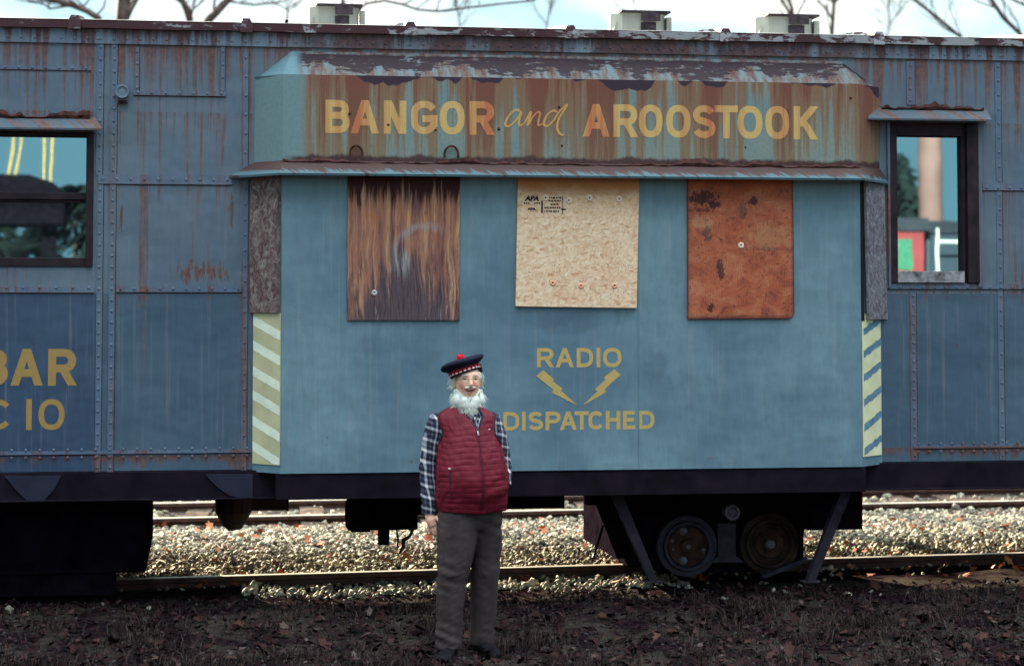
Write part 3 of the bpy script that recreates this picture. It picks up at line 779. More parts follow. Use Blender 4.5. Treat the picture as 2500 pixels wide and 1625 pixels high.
# leaf litter, grass
def scatter_leaves(name, n, area, mat, seed, size=(0.025, 0.055), den=None):
    r = np.random.default_rng(seed); V = []; F = []; c = 0
    out = [(0, -1), (.45, -.55), (1, -.35), (.6, .05), (.75, .6), (.28, .5), (0, 1), (-.28, .5), (-.75, .6), (-.6, .05), (-1, -.35), (-.45, -.55)]
    for i in range(n):
        x, y = r.uniform(area[0], area[1]), r.uniform(area[2], area[3])
        if den and r.random() > den(x, y): continue
        s = r.uniform(*size); a = r.uniform(0, 6.28); tx, ty = r.normal(0, .35), r.normal(0, .35); cu = r.uniform(-.5, .9)
        z0 = hgt(x, y) + 0.008 + abs(r.normal(0, .012))
        for ox, oy in [(0, 0)] + out:
            px = ox * s * .8; py = oy * s
            pz = cu * abs(ox) * s * .6 + tx * px + ty * py + abs(tx) * s * .5 + abs(ty) * s * .5
            V.append((x + px * math.cos(a) - py * math.sin(a), y + px * math.sin(a) + py * math.cos(a), z0 + pz))
        F += [(c, c + 1 + q, c + 1 + (q + 1) % 12) for q in range(12)]; c += 13
    me = bpy.data.meshes.new(name); me.from_pydata(V, [], F); me.update()
    return tag(link(name, me, mat), kind='stuff')
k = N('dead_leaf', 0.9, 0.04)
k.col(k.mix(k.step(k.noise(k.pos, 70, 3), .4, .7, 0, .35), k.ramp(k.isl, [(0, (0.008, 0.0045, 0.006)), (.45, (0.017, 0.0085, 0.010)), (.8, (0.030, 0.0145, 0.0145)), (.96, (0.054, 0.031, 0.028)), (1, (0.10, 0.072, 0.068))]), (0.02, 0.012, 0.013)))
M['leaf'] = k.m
tag(scatter_leaves('fallen_leaves', 7800, (-2.6, 7.4, -2.6, 0.50), M['leaf'], 21, (.012, .030)), 'brown fallen leaves littering the shaded ground', 'leaves')
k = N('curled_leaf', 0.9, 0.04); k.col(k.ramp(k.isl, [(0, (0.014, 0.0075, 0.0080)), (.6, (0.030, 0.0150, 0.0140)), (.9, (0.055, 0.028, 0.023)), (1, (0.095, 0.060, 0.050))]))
tag(scatter_leaves('fallen_leaves', 520, (-2.6, 7.4, -2.6, 0.4), k.m, 27, (.028, .052)), 'larger curled brown leaves lying on the shaded verge', 'leaves')
k = N('red_leaf', 0.7, 0.2); k.col(k.ramp(k.isl, [(0, (0.30, 0.07, 0.03)), (.5, (0.42, 0.13, 0.05)), (1, (0.45, 0.22, 0.10))]))
tag(scatter_leaves('fallen_leaves', 620, (-1.2, 7.6, 0.9, 5.2), k.m, 22, (0.022, 0.045)), 'red brown leaves caught among the sunlit gravel', 'leaves')

def scatter_grass(name, n, area, mat, seed, h=(0.03, 0.10), clump=True):
    r = np.random.default_rng(seed); V = []; F = []; c = 0
    cx = r.uniform(area[0], area[1], 150); cy = r.uniform(area[2], area[3], 150)
    for i in range(n):
        if clump and r.random() < .7:
            q = r.integers(150); x = cx[q] + r.normal(0, .10); y = cy[q] + r.normal(0, .06)
        else: x, y = r.uniform(area[0], area[1]), r.uniform(area[2], area[3])
        if (x - 1.45) ** 2 + (y + 1.4) ** 2 < .05: continue
        H = r.uniform(*h); a = r.uniform(0, 6.28); w = r.uniform(.0015, .003); ln = r.uniform(.2, 1.3) * H
        ca, sa = math.cos(a), math.sin(a); z = hgt(x, y) - .005
        V += [(x - w * sa, y + w * ca, z), (x + w * sa, y - w * ca, z), (x + ca * ln * .35 + w * sa, y + sa * ln * .35 - w * ca, z + H * .65), (x + ca * ln * .35 - w * sa, y + sa * ln * .35 + w * ca, z + H * .65), (x + ca * ln, y + sa * ln, z + H)]
        F += [(c, c + 1, c + 2, c + 3), (c + 3, c + 2, c + 4)]; c += 5
    me = bpy.data.meshes.new(name); me.from_pydata(V, [], F); me.update()
    return tag(link(name, me, mat), kind='stuff')
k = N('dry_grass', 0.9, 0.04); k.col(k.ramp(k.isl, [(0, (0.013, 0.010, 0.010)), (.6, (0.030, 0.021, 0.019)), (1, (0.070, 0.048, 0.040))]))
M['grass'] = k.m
tag(scatter_grass('dry_grass', 15000, (-2.6, 7.4, -2.4, 0.25), M['grass'], 31), 'thin dry grass in the shade before the railcar', 'grass')

# ------------------------------------------------------------------ the railcar
CX0, CX1, CD = -6.2, 8.6, 3.0
Z_SILL, Z_BODY, Z_SEAM, Z_EAVE = 0.83, 1.02, 3.802, 3.955
car = thing('railcar', (1.2, 1.5, 0), 'long blue railway caboose with a boarded bay, rust streaks and ochre lettering', 'railcar', world=True)
RV = 0.0105

def hole_wall(mb, x0, x1, z0, z1, y, holes, depth):
    xs = sorted({x0, x1, *[h[0] for h in holes], *[h[1] for h in holes]}); zs = sorted({z0, z1, *[h[2] for h in holes], *[h[3] for h in holes]})
    for i in range(len(xs) - 1):
        for j in range(len(zs) - 1):
            mx_, mz = (xs[i] + xs[i + 1]) / 2, (zs[j] + zs[j + 1]) / 2
            if any(h[0] < mx_ < h[1] and h[2] < mz < h[3] for h in holes): continue
            mb.quad((xs[i], y, zs[j]), (xs[i + 1], y, zs[j]), (xs[i + 1], y, zs[j + 1]), (xs[i], y, zs[j + 1]))
    for a, b, c, d in holes:
        mb.quad((a, y, c), (a, y + depth, c), (a, y + depth, d), (a, y, d)); mb.quad((b, y, c), (b, y, d), (b, y + depth, d), (b, y + depth, c))
        mb.quad((a, y, d), (a, y + depth, d), (b, y + depth, d), (b, y, d)); mb.quad((a, y, c), (b, y, c), (b, y + depth, c), (a, y + depth, c))

# window openings (x0, x1, z0, z1)
wl = (WX(-190, 480), WX(228, 480), W(100, 651)[1], W(100, 322)[1])
wr = (WX(2170, 480), WX(2387, 480), W(2280, 691)[1], W(2280, 300)[1])
mb = MB(); hole_wall(mb, CX0, CX1, 2.17, Z_SEAM, 0.0, [wl, wr], 0.12)
mb.build('upper_wall', M['body'], car, fix=False)
mb = MB()
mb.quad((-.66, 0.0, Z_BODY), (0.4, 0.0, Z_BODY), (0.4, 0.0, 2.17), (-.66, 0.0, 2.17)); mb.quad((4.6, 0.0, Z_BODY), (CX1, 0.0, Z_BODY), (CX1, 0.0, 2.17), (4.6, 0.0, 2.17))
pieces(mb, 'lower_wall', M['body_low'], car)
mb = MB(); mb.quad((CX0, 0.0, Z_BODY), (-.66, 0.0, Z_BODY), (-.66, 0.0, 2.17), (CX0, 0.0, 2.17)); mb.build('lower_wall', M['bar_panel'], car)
mb = MB(); mb.quad((CX0, CD, Z_BODY), (CX0, CD, Z_EAVE), (CX1, CD, Z_EAVE), (CX1, CD, Z_BODY)); mb.build('far_wall', M['body'], car, fix=False)
mb = MB()
for x in (CX0, CX1): mb.quad((x, 0, Z_BODY), (x, CD, Z_BODY), (x, CD, Z_EAVE), (x, 0, Z_EAVE))
pieces(mb, 'end_wall', M['body'], car)
mb = MB(); mb.quad((CX0, 0, Z_BODY), (CX1, 0, Z_BODY), (CX1, CD, Z_BODY), (CX0, CD, Z_BODY)); mb.build('floor_plate', M['iron'], car, fix=False)

# letterboard, roof edge, roof
def rivets(mb, x0, x1, z, y, step): 
    n = max(1, int(round((x1 - x0) / step)))
    for i in range(n + 1): mb.dome((x0 + (x1 - x0) * i / n, y, z), RV)
def rivet_col(mb, x, z0, z1, y, step):
    n = max(1, int(round((z1 - z0) / step)))
    for i in range(n + 1): mb.dome((x, y, z0 + (z1 - z0) * i / n), RV)
mb = MB(); mb.box(CX0, CX1, -0.014, -0.0005, Z_SEAM, Z_EAVE - 0.052); rivets(mb, CX0 + .1, CX1 - .1, Z_SEAM + 0.034, -0.014, 0.085)
for px in (183, 240, 280, 601, 1000, 1390, 1767, 2140, 2225, 2440): rivet_col(mb, WX(px, 90), Z_SEAM + .03, Z_EAVE - .07, -0.014, 0.055)
mb.build('letterboard', M['letterboard'], car)
mb = MB(); r = random.Random(3)
n = 170
for i in range(n):                                    # wavy, dented roof edge
    xa, xb = CX0 + (CX1 - CX0) * i / n, CX0 + (CX1 - CX0) * (i + 1) / n
    if i == 0: h0 = 0
    h1 = 0.004 * mnoise.noise((xb * 2.1, 0, 0)) + 0.003 * mnoise.noise((xb * 7, 4, 0))
    mb.add([(xa, -0.045 + h0, Z_EAVE - .056 + h0), (xb, -0.045 + h1, Z_EAVE - .056 + h1), (xb, -0.05 + h1, Z_EAVE - .004), (xa, -0.05 + h0, Z_EAVE - .004),
            (xa, 0.0, Z_EAVE - .056), (xb, 0.0, Z_EAVE - .056)], [(0, 1, 2, 3), (4, 5, 1, 0)])
    h0 = h1
mb.build('roof_edge', M['fascia'], car, fix=False)
def roof_z(y): return Z_EAVE + 0.12 * (1 - ((y - CD / 2) / (CD / 2 + .05)) ** 2)
mb = MB(); ny = 14
ys = [-0.052 + (CD + 0.104) * j / ny for j in range(ny + 1)]
for x in (CX0 - .05, CX1 + .05):
    for y in ys: mb.v.append((x, y, roof_z(y)))
for j in range(ny): mb.f.append((j, ny + 1 + j, ny + 2 + j, j + 1))
mb.build('roof', M['roof'], car, True)
for px in (-230, 183, 601, 1000, 1390, 1767, 2140, 2505, 2880):
    x = WX(px, 80); mb = MB()
    pts = [(-0.062, -.045), (-0.064, .008), (-0.03, .045), (0.02, .040)]
    sec = [(-.040, 0.0), (-.022, 1), (.022, 1), (.040, 0.0)]
    prof = [(-0.058, Z_EAVE - .030)] + [(y, roof_z(y) + .022 + .018 * math.exp(-((y) / .05) ** 2)) for y in np.linspace(-0.056, CD + .05, 16)]
    for y, z in prof:
        for dx, up in sec: mb.v.append((x + dx, y, z - (0 if up else .034)))
    for i in range(len(prof) - 1):
        for q in range(3): mb.f.append((4 * i + q, 4 * i + q + 1, 4 * i + 5 + q, 4 * i + 4 + q))
    mb.f.append((3, 2, 1, 0))
    rib = mb.build('roof_rib', M['fascia'], car)

def vent(px0, px1, py_top, py_bot):
    Y = 1.35
    x0, z0 = W(px0, py_bot, Y); x1, z1 = W(px1, py_top, Y)
    cx, w = (x0 + x1) / 2, x1 - x0; zb = roof_z(Y) - .01; h = z1 - zb
    mb = MB()
    # body: irregular eight-sided drum
    a = [(-.30, -.20), (.22, -.24), (.40, -.05), (.40, .25), (.2, .42), (-.25, .42), (-.45, .2), (-.45, .0)]
    P = [(cx + u * w, Y + v * w) for u, v in a]; n = len(P)
    mb.add([(x, y, zb) for x, y in P] + [(x, y, zb + h * .96) for x, y in P], [(i, (i + 1) % n, n + (i + 1) % n, n + i) for i in range(n)])
    o = mb.build('roof_vent', M['vent'], car, fix=False)
    mb = MB()                                           # side baffles with an open throat
    mb.prism([(cx - .5 * w, zb), (cx - .36 * w, zb), (cx - .30 * w, zb + .8 * h), (cx - .34 * w, zb + .8 * h)], Y - .12 * w, Y - .08 * w)
    mb.box(cx + .42 * w, cx + .5 * w, Y - .1 * w, Y + .3 * w, zb, zb + .86 * h)
    pieces(mb, 'vent_baffle', M['vent'], o)
    mb = MB(); mb.box(cx - .02 * w, cx + .22 * w, Y - .262 * w, Y - .247 * w, zb, zb + .62 * h)
    mb.build('vent_throat', M['vent_dark'], o)
    mb = MB(); mb.prism([(cx - .34 * w, zb + h * .97), (cx + .45 * w, zb + h * .97), (cx + .43 * w, zb + h * 1.03), (cx - .32 * w, zb + h * 1.03)], Y - .30 * w, Y + .46 * w)
    mb.box(cx - .02 * w, cx + .28 * w, Y - .30 * w, Y - .285 * w, zb + .66 * h, zb + h * .965)
    mb.build('vent_lid', M['vent_dark'], o)
vent(747, 890, 19, 54); vent(1482, 1636, 36, 72); vent(1835, 1996, 45, 80)
mb = MB(); mb.tube([(WX(697, 48, 1.2), 1.2, roof_z(1.2)), (WX(700, 48, 1.2), 1.2, roof_z(1.2) + .08)], .012, 6); mb.tube([(WX(676, 50, 1.2), 1.2, roof_z(1.2) + .02), (WX(745, 50, 1.2), 1.2, roof_z(1.2) + .025)], .012, 6)
mb.build('roof_pipe', M['iron'], car)

# seam strips with rivets
def vstrip(pxa, pxb, py0, py1, cols, step=0.085, t=0.007):
    xa, xb = WX(pxa, (py0 + py1) / 2), WX(pxb, (py0 + py1) / 2); za, zb = W(pxa, py1)[1], W(pxa, py0)[1]
    mb = MB(); mb.box(xa, xb, -t, -.0005, za, zb)
    for c in cols: rivet_col(mb, WX(c, (py0 + py1) / 2), za + .03, zb - .03, -t, step)
    o = mb.build('seam_strip', M['strip'], car)
    m2 = MB(); m2.box(xb, xb + .004, -.0035, -.0004, za, zb); m2.build('seam_line', M['seam_line'], o)
    return o
def hstrip(pxa, pxb, py0, py1, rows, step=0.088, t=0.0095):
    mid = (pxa + pxb) / 2
    xa, xb = WX(pxa, py0), WX(pxb, py0); za, zb = W(mid, py1)[1], W(mid, py0)[1]
    mb = MB(); mb.box(xa, xb, -t, -.0005, za, zb)
    for r_ in rows: rivets(mb, xa + .03, xb - .03, W(mid, r_)[1], -t, step)
    o = mb.build('seam_strip', M['strip'], car)
    m2 = MB(); m2.box(xa, xb, -.0045, -.0003, za - .006, za); m2.build('seam_line', M['seam_line'], o)
    return o
vstrip(236, 252, 104, 427, (244,)); vstrip(271, 286, 104, 427, (278,))
vstrip(235, 249, 451, 1152, (241,), 0.072); vstrip(265, 280, 451, 1152, (272,), 0.072)
hstrip(240, 566, 427, 450, (438,)); hstrip(284, 592, 700, 713, (705,), .082); hstrip(-200, 229, 700, 714, (702,), .1)
hstrip(-400, 614, 1101, 1109, (1098, 1117), .088, .012)
vstrip(592, 606, 130, 430, (600,), .13, .004); vstrip(590, 604, 450, 1150, (597,), .10, .004)
hstrip(-300, 222, 158, 168, (163,), .088, .004)
vstrip(331, 340, 115, 226, (335,), .09); vstrip(539, 549, 115, 232, (544,), .09); hstrip(326, 552, 222, 234, (228,), .09, .011)
vstrip(2213, 2233, 150, 256, (2222,), .07); vstrip(2222, 2238, 712, 1122, (2231,), .063, .004)
vstrip(2434, 2448, 152, 1122, (2442,), .10, .004)
hstrip(2398, 3400, 452, 469, (463,), .085); hstrip(2159, 3400, 694, 706, (702,), .082); hstrip(2231, 3400, 1080, 1088, (1077, 1096), .08, .012)
vstrip(2166, 2172, 300, 700, (), .1, .02); vstrip(2384, 2396, 298, 700, (), .1, .02)

# marker lamp on the left wall
x, z = W(299, 226); mb = MB(); mb.box(x - .034, x + .04, -.014, -.0075, z - .07, z + .05); lampb = mb.build('marker_bracket', M['strip'], car)
mb = MB(); mb.disc((x, z), .045, -.055, -.014, 20); mb.ring((x, z), .032, .045, -.062, -.055, 20); mb.dome((x, -.050, z), .030, .25, 16); bevel(mb.build('marker_lamp', plain('painted_over_lens', (0.10, 0.135, 0.17), .5, .4), lampb), .003)
mb = MB(); mb.box(x - .028, x + .034, -.03, -.015, z - .072, z - .055); mb.build('marker_foot', M['seal_rust'], lampb)

# ---- windows
def window(hole, panes, frames, label, sill=None):
    a, b, c, d = hole
    mb = MB()
    for f in frames: mb.box(*f)
    o = bevel(mb.build('window', M['frame'], car), .004)
    o['label'] = label
    for p in panes:
        m2 = MB(); x0, x1, z0, z1, y = p
        m2.box(x0, x1, y, y + .006, z0, z1); m2.build('pane', M['glass'], o)
    if sill:
        m2 = MB(); m2.box(*sill); bevel(m2.build('sill', M['frame_worn'], o), .004)
    mb = MB(); mb.quad((a - .05, .2, c - .05), (b + .05, .2, c - .05), (b + .05, .2, d + .05), (a - .05, .2, d + .05)); mb.build('blind_board', M['interior'], o, fix=False)
    return o
a, b, c, d = wl
zt = W(100, 333)[1]; z1 = W(100, 469)[1]; z2 = W(100, 489)[1]; z3 = W(100, 629)[1]; xr = WX(210, 480); xl = WX(-170, 480)
window(wl, [(xl, xr, z1, zt, .045), (xl, xr, z3, z2, .062)],
       [(xr, b - .001, -.022, .10, c + .001, d - .001), (a + .001, xl, -.022, .10, c + .001, d - .001), (xl, xr, -.012, .10, zt, d - .001), (xl, xr, .012, .06, z2 + .006, z1), (xl, xr, .028, .085, z2 - .012, z2 + .0055),
        (xl, xr, -.012, .10, c + .001, z3)], 'dark framed sash window with two panes')
a, b, c, d = wr
zt = W(2280, 333)[1]; z3 = W(2280, 662)[1]; xl = WX(2189, 480); xr = WX(2349, 480)
window(wr, [(xl, xr, z3, zt, .05)], [(a + .001, xl, -.02, .10, c + .001, d - .001), (xr, xr + .028, .005, .10, c + .001, d - .001), (xr + .028, b - .001, -.03, .10, c + .001, d - .001), (xl, xr, -.012, .10, zt, d - .001)],
       'dark framed single pane window with a pale sill', (xl - .004, xr + .004, -.025, .095, c + .002, z3))

def ragged_lip(x0, x1, y, z, hmax, seed, name, parent, mat=None, slope=0.0):
    """crust of flaking rust standing along an edge"""
    mb = MB(); n = int((x1 - x0) / .012)
    hs = []
    for i in range(n + 1):
        x = x0 + (x1 - x0) * i / n
        h = hmax * (0.18 + max(0, 0.35 + 1.1 * mnoise.noise((x * 5, seed, 0)) + .6 * mnoise.noise((x * 17, seed, 1))))
        dy = .012 * mnoise.noise((x * 11, seed, 5))
        zz = z + slope * (x - x0)
        mb.v += [(x, y - .012 + dy, zz), (x, y - .020 + dy, zz + h * .45), (x, y - .004, zz + h), (x, y + .006, zz + h * .9), (x, y + .01, zz)]
        if i:
            b_ = 5 * i
            for q in range(4): mb.f.append((b_ - 5 + q, b_ + q, b_ + q + 1, b_ - 4 + q))
    return mb.build(name, mat or M['seal_rust'], parent, fix=False)

def awning(pxa, pxb, pya, pyb, pxt0, pxt1, seed, label):
    x0, z0 = W(pxa, pyb, -.13); x1, _ = W(pxb, pyb, -.13); xt0, zt_ = W(pxt0, pya, 0); xt1, _ = W(pxt1, pya, 0)
    mb = MB(); t = .012
    top = [(xt0, -.002, zt_), (xt1, -.002, zt_), (x1, -.13, z0 + .012), (x0, -.13, z0 + .012)]
    mb.add(top + [(p[0], p[1] + (.0 if i > 1 else 0), p[2] - t) for i, p in enumerate(top)], [(0, 1, 2, 3), (7, 6, 5, 4), (0, 3, 7, 4), (1, 5, 6, 2), (3, 2, 6, 7), (0, 4, 5, 1)])
    mb.add([(x0, -.13, z0), (xt0, -.002, z0 + .02), (xt0, -.002, zt_ - t)], [(0, 1, 2)]); mb.add([(x1, -.13, z0), (xt1, -.002, z0 + .02), (xt1, -.002, zt_ - t)], [(0, 2, 1)])
    o = mb.build('window_awning', M['awning'], car); o['label'] = label
    ragged_lip(xt0 + .03, xt1 - .03, -.02, zt_ - .016, .062, seed, 'rust_crust', o)
    return o
awning(-240, 250, 279, 312, -240, 232, 2.2, 'blue sheet awning over the left window')
awning(2118, 2421, 262, 292, 2140, 2408, 7.7, 'blue sheet awning crusted with rust over the right window')

# ---- the bay
BY = -0.20
bxl, bxr = WX(688, 700, BY), WX(2101, 700, BY); bwl, bwr = WX(619, 700), WX(2150, 700)
zb0 = 1.005; z_ht, z_hb = 3.60, 3.035
def bay_faces(z0, z1):
    mb = MB()
    pts = [(bwl, 0), (bxl, BY), (bxr, BY), (bwr, 0)]
    segs = 1
    for i in range(3):
        (xa, ya), (xb, yb) = pts[i], pts[i + 1]
        mb.quad((xa, ya, z0), (xb, yb, z0), (xb, yb, z1), (xa, ya, z1))
    return mb, pts
mb, pts = bay_faces(zb0, z_hb)
mb.add([(p[0], p[1], zb0) for p in pts], [(3, 2, 1, 0)])
bay = mb.build('bay_wall', M['bay'], car, fix=False)
mb, _ = bay_faces(z_hb, z_ht)
# the hood front sits just proud of the wall below
hood = mb.build('bay_hood', M['hood'], car, fix=False)
zw = 3.775
xr0, xr1 = WX(712, 124), WX(2052, 146)
mb = MB()
mb.quad((bxl, BY, z_ht), (bxr, BY, z_ht), (xr1, -.012, zw), (xr0, -.012, zw))
mb.add([(bwl, 0, z_ht - .02), (bxl, BY, z_ht), (xr0, -.012, zw)], [(0, 1, 2)]); mb.add([(bwr, 0, z_ht - .02), (bxr, BY, z_ht), (xr1, -.012, zw)], [(0, 2, 1)])
mb.add([(bwl, 0, z_ht - .02), (bwl, 0, z_ht), (bxl, BY, z_ht)], [(0, 1, 2)])
broof = mb.build('bay_roof', M['bay_roof'], car, fix=False)
# drip skirt flaring out under the hood
SY = -0.345
sl, sz = W(683, 434, SY); sr, _ = W(2112, 449, SY); swl, _ = W(557, 441, -.01); swr, _ = W(2172, 452, -.01)
sz = 2.945
hi = [(bwl, -.004, z_hb), (bxl, BY - .004, z_hb), (bxr, BY - .004, z_hb), (bwr, -.004, z_hb)]
lo = [(swl, -.004, sz - .005), (sl, SY, sz), (sr, SY, sz), (swr, -.004, sz - .005)]
mb = MB(); mb.add(hi + lo, [(4, 5, 1, 0), (5, 6, 2, 1), (6, 7, 3, 2)])
lo2 = [(p[0], p[1] + .004, p[2] - .014) for p in lo]
mb.add(lo + lo2, [(0, 4, 5, 1), (1, 5, 6, 2), (2, 6, 7, 3)]); mb.add(lo2 + hi, [(0, 4, 5, 1), (1, 5, 6, 2), (2, 6, 7, 3)])
skirt = mb.build('drip_skirt', M['skirt'], car, fix=False)
ragged_lip(bxl, bxr, BY - .012, z_hb - .016, .045, 1.3, 'rust_crust', skirt)
mb = MB()
for px, py, rr in ((869, 375, .040), (1101, 378, .046)):
    x, z = W(px, py, BY); mb.tube([(x + rr * 1.0 * math.cos(t), BY - .022, z + rr * 1.25 * math.sin(t)) for t in np.linspace(-.35, math.pi + .35, 14)], .008, 6)
pieces(mb, 'grab_loop', M['seal_rust'], hood)
mb = MB()
for px, py, s in ((1218, 315, .012), (948, 305, .010), (854, 278, .009), (1063, 318, .008), (1365, 262, .01), (1372, 356, .009), (2077, 240, .010), (1820, 360, .008)):
    x, z = W(px, py, BY); mb.dome((x, BY, z), s, .5)
pieces(mb, 'hood_bolt', M['seal_rust'], hood)
# seams on the bay front
mb = MB()
for px in (1559,):
    x = WX(px, 800, BY); mb.box(x - .0025, x + .0025, BY - .0025, BY - .0002, zb0 + .01, z_hb - .1)
mb.build('bay_seam', M['bay'], bay)

# painted lettering
def txt(word, pxa, pxb, pyt, pyb, y, mat, parent, offset=0.0, pyb_r=None, name='lettering', shear=0, space=1.0):
    x0, z0 = W(pxa, pyb, y); x1, z0b = W(pxb, pyb_r or pyb, y); z1 = W(pxa, pyt, y)[1]
    return text_part(word, x0, x1, z0, z1, y - .0006, mat, parent, name, offset, shear, z0b, .0012, space)
def arcp(cx, cz, rx, rz, a0, a1, n=12):
    return [(cx + rx * math.cos(t), cz + rz * math.sin(t)) for t in np.linspace(rad(a0), rad(a1), n)]
def oval(e=2.35, n=36):
    return [(.5 + .5 * math.copysign(abs(math.cos(t)) ** (2 / e), math.cos(t)), .5 + .5 * math.copysign(abs(math.sin(t)) ** (2 / e), math.sin(t))) for t in np.linspace(math.pi / 2, math.pi / 2 + 2 * math.pi, n)]
GLYPH = {   # centre lines in a unit box; a tuple starting with 'leg' is a slanting bar cut level at both ends
    'A': [('leg', 0, 0, .5, 1), ('leg', 1, 0, .5, 1), [(.2, .30), (.8, .30)]],
    'B': [[(0, 0), (0, 1)], [(0, 1), (.58, 1)] + arcp(.58, .77, .36, .23, 90, -90) + [(0, .54)], [(.0, .54), (.58, .54)] + arcp(.60, .27, .40, .27, 90, -90) + [(0, 0)]],
    'N': [[(0, 0), (0, 1)], [(1, 0), (1, 1)], ('leg', .97, 0, .03, 1)],
    'G': [arcp(.5, .68, .5, .32, 25, 180) + arcp(.5, .32, .5, .32, 180, 360), [(1, .26), (1, .46)], [(1, .45), (.58, .45)]],
    'O': [oval()],
    'R': [[(0, 0), (0, 1)], [(0, 1), (.60, 1)] + arcp(.60, .73, .38, .27, 90, -90) + [(0, .46)], ('leg', 1, 0, .5, .48)],
    'S': [arcp(.5, .76, .47, .24, 20, 180) + arcp(.5, .76, .47, .24, 180, 255)[1:] + [(.62, .485)] + arcp(.5, .245, .5, .245, 70, 0) + arcp(.5, .245, .5, .245, 0, -160)[1:]],
    'T': [[(0, 1), (1, 1)], [(.5, 0), (.5, .97)]],
    'K': [[(0, 0), (0, 1)], ('leg', .05, .36, 1, 1), ('leg', 1, 0, .38, .56)],
    'D': [[(0, 0), (0, 1)], [(0, 1), (.45, 1)] + arcp(.45, .62, .55, .38, 90, 0) + arcp(.45, .38, .55, .38, 0, -90) + [(0, 0)]],
    'I': [[(.5, 0), (.5, 1)]],
    'P': [[(0, 0), (0, 1)], [(0, 1), (.60, 1)] + arcp(.60, .73, .40, .27, 90, -90) + [(0, .46)]],
    'C': [arcp(.5, .66, .5, .34, 28, 180) + arcp(.5, .34, .5, .34, 180, 332)],
    'H': [[(0, 0), (0, 1)], [(1, 0), (1, 1)], [(0, .53), (1, .53)]],
    'E': [[(0, 0), (0, 1)], [(0, 1), (.95, 1)], [(0, .52), (.88, .52)], [(0, 0), (1, 0)]]}
def sign(letters, y, wN, mat, parent):
    """painted block letters: (letter, left, right, top, bottom) in photo pixels, stroke width wN"""
    for q, (ch, pl, pr, pt, pb_) in enumerate(letters):
        x0, z0 = W(pl, pb_, y); x1, z1 = W(pr, pt, y)
        w = (W(pl + wN, pb_, y)[0] - x0); h = w / 2; mb = MB(); lay = 0
        fx = lambda u: x0 + h + u * (x1 - x0 - w); fz = lambda v: z0 + h + v * (z1 - z0 - w)
        for st in GLYPH[ch]:
            lay += 1; yy = y - .0006 - .00025 * lay
            if isinstance(st, tuple):
                _, ua, va, ub, vb = st
                xa, xb = fx(ua), fx(ub); za = z0 if va == 0 else fz(va); zb_ = z1 if vb == 1 else fz(vb)
                s_ = h / max(.5, math.cos(math.atan2(xb - xa, zb_ - za))) if abs(zb_ - za) > 1e-6 else h
                mb.quad((xa - s_, yy, za), (xa + s_, yy, za), (xb + s_, yy, zb_), (xb - s_, yy, zb_)); continue
            P = [Vector((fx(u), fz(v))) for u, v in st]; P = [p for i, p in enumerate(P) if i == 0 or (p - P[i - 1]).length > 1e-5]; n = len(P); closed = (P[0] - P[-1]).length < 1e-5
            # square ends on straight stems
            for i, p in enumerate(P):
                a = P[i - 1] if i > 0 else (P[-2] if closed else None); b_ = P[i + 1] if i < n - 1 else (P[1] if closed else None)
                d1 = (p - a).normalized() if a is not None else None; d2 = (b_ - p).normalized() if b_ is not None else None
                d = ((d1 or Vector((0, 0))) + (d2 or Vector((0, 0)))).normalized()
                nn = Vector((-d.y, d.x)); m_ = 1.0
                if d1 is not None and d2 is not None: m_ = 1 / max(.6, abs(nn.dot(Vector((-d1.y, d1.x)))))
                pp = p.copy()
                if a is None and len(st) == 2: pp = p - d * (h if abs(d.y) > .5 else h)
                if b_ is None and len(st) == 2: pp = p + d * h
                mb.v += [(pp.x - nn.x * h * m_, yy, pp.y - nn.y * h * m_), (pp.x + nn.x * h * m_, yy, pp.y + nn.y * h * m_)]
                if i: b0_ = len(mb.v); mb.f.append((b0_ - 4, b0_ - 2, b0_ - 1, b0_ - 3))
        o = link('letter', mb.mesh('letter'), mat, parent)
        bm = bmesh.new(); bm.from_mesh(o.data)
        for f in bm.faces:
            f.normal_update()
            if f.normal.y > 0: f.normal_flip()
        bm.to_mesh(o.data); bm.free()
def row(word, xs, conv, t0, t1, b0, b1):
    """letters along a line whose top and foot slant a little"""
    n = len(word); out = []
    for i, ch in enumerate(word):
        u = i / max(1, n - 1); a = conv(xs[i][0], t0 + (t1 - t0) * u); b = conv(xs[i][1], b0 + (b1 - b0) * u)
        out.append((ch, a[0], b[0], a[1], b[1]))
    return out
ca = lambda x, y: (600 + x / 2.975, y / 2.975)
cb = lambda x, y: (1300 + x / 2.644, y / 2.644)
cc_ = lambda x, y: (1200 + x / 5.409, 820 + y / 5.409)
ce = lambda x, y: (x / 2.864, 640 + y / 2.864)
sign(row('BANGOR', [(578, 757), (762, 968), (1003, 1167), (1200, 1392), (1408, 1590), (1625, 1806)], ca, 728, 738, 966, 979), BY, 17.0, M['gold_rusty'], hood)
sign(row('AROOSTOOK', [(325, 497), (522, 680), (686, 840), (863, 1020), (1033, 1182), (1176, 1327), (1323, 1484), (1503, 1657), (1686, 1840)], cb, 674, 688, 882, 900), BY, 16.0, M['gold_rusty'], hood)
sign(row('RADIO', [(600, 822), (848, 1085), (1125, 1340), (1387, 1437), (1473, 1716)], cc_, 158, 154, 412, 411), BY, 9.2, M['gold'], bay)
sign(row('DISPATCHED', [(155, 366), (400, 452), (486, 682), (713, 912), (902, 1126), (1097, 1284), (1280, 1480), (1510, 1700), (1736, 1897), (1940, 2150)], cc_, 1000, 984, 1248, 1228), BY, 9.2, M['gold'], bay)
sign(row('BAR', [(-150, 58), (73, 300), (335, 537)], ce, 605, 605, 862, 862), 0, 19.5, M['gold_dim'], car)
sign(row('CIO', [(-140, 82), (183, 222), (268, 452)], ce, 955, 955, 1172, 1172), 0, 13.6, M['gold_dim'], car)
P2 = lambda px, py: W(px, py, BY)
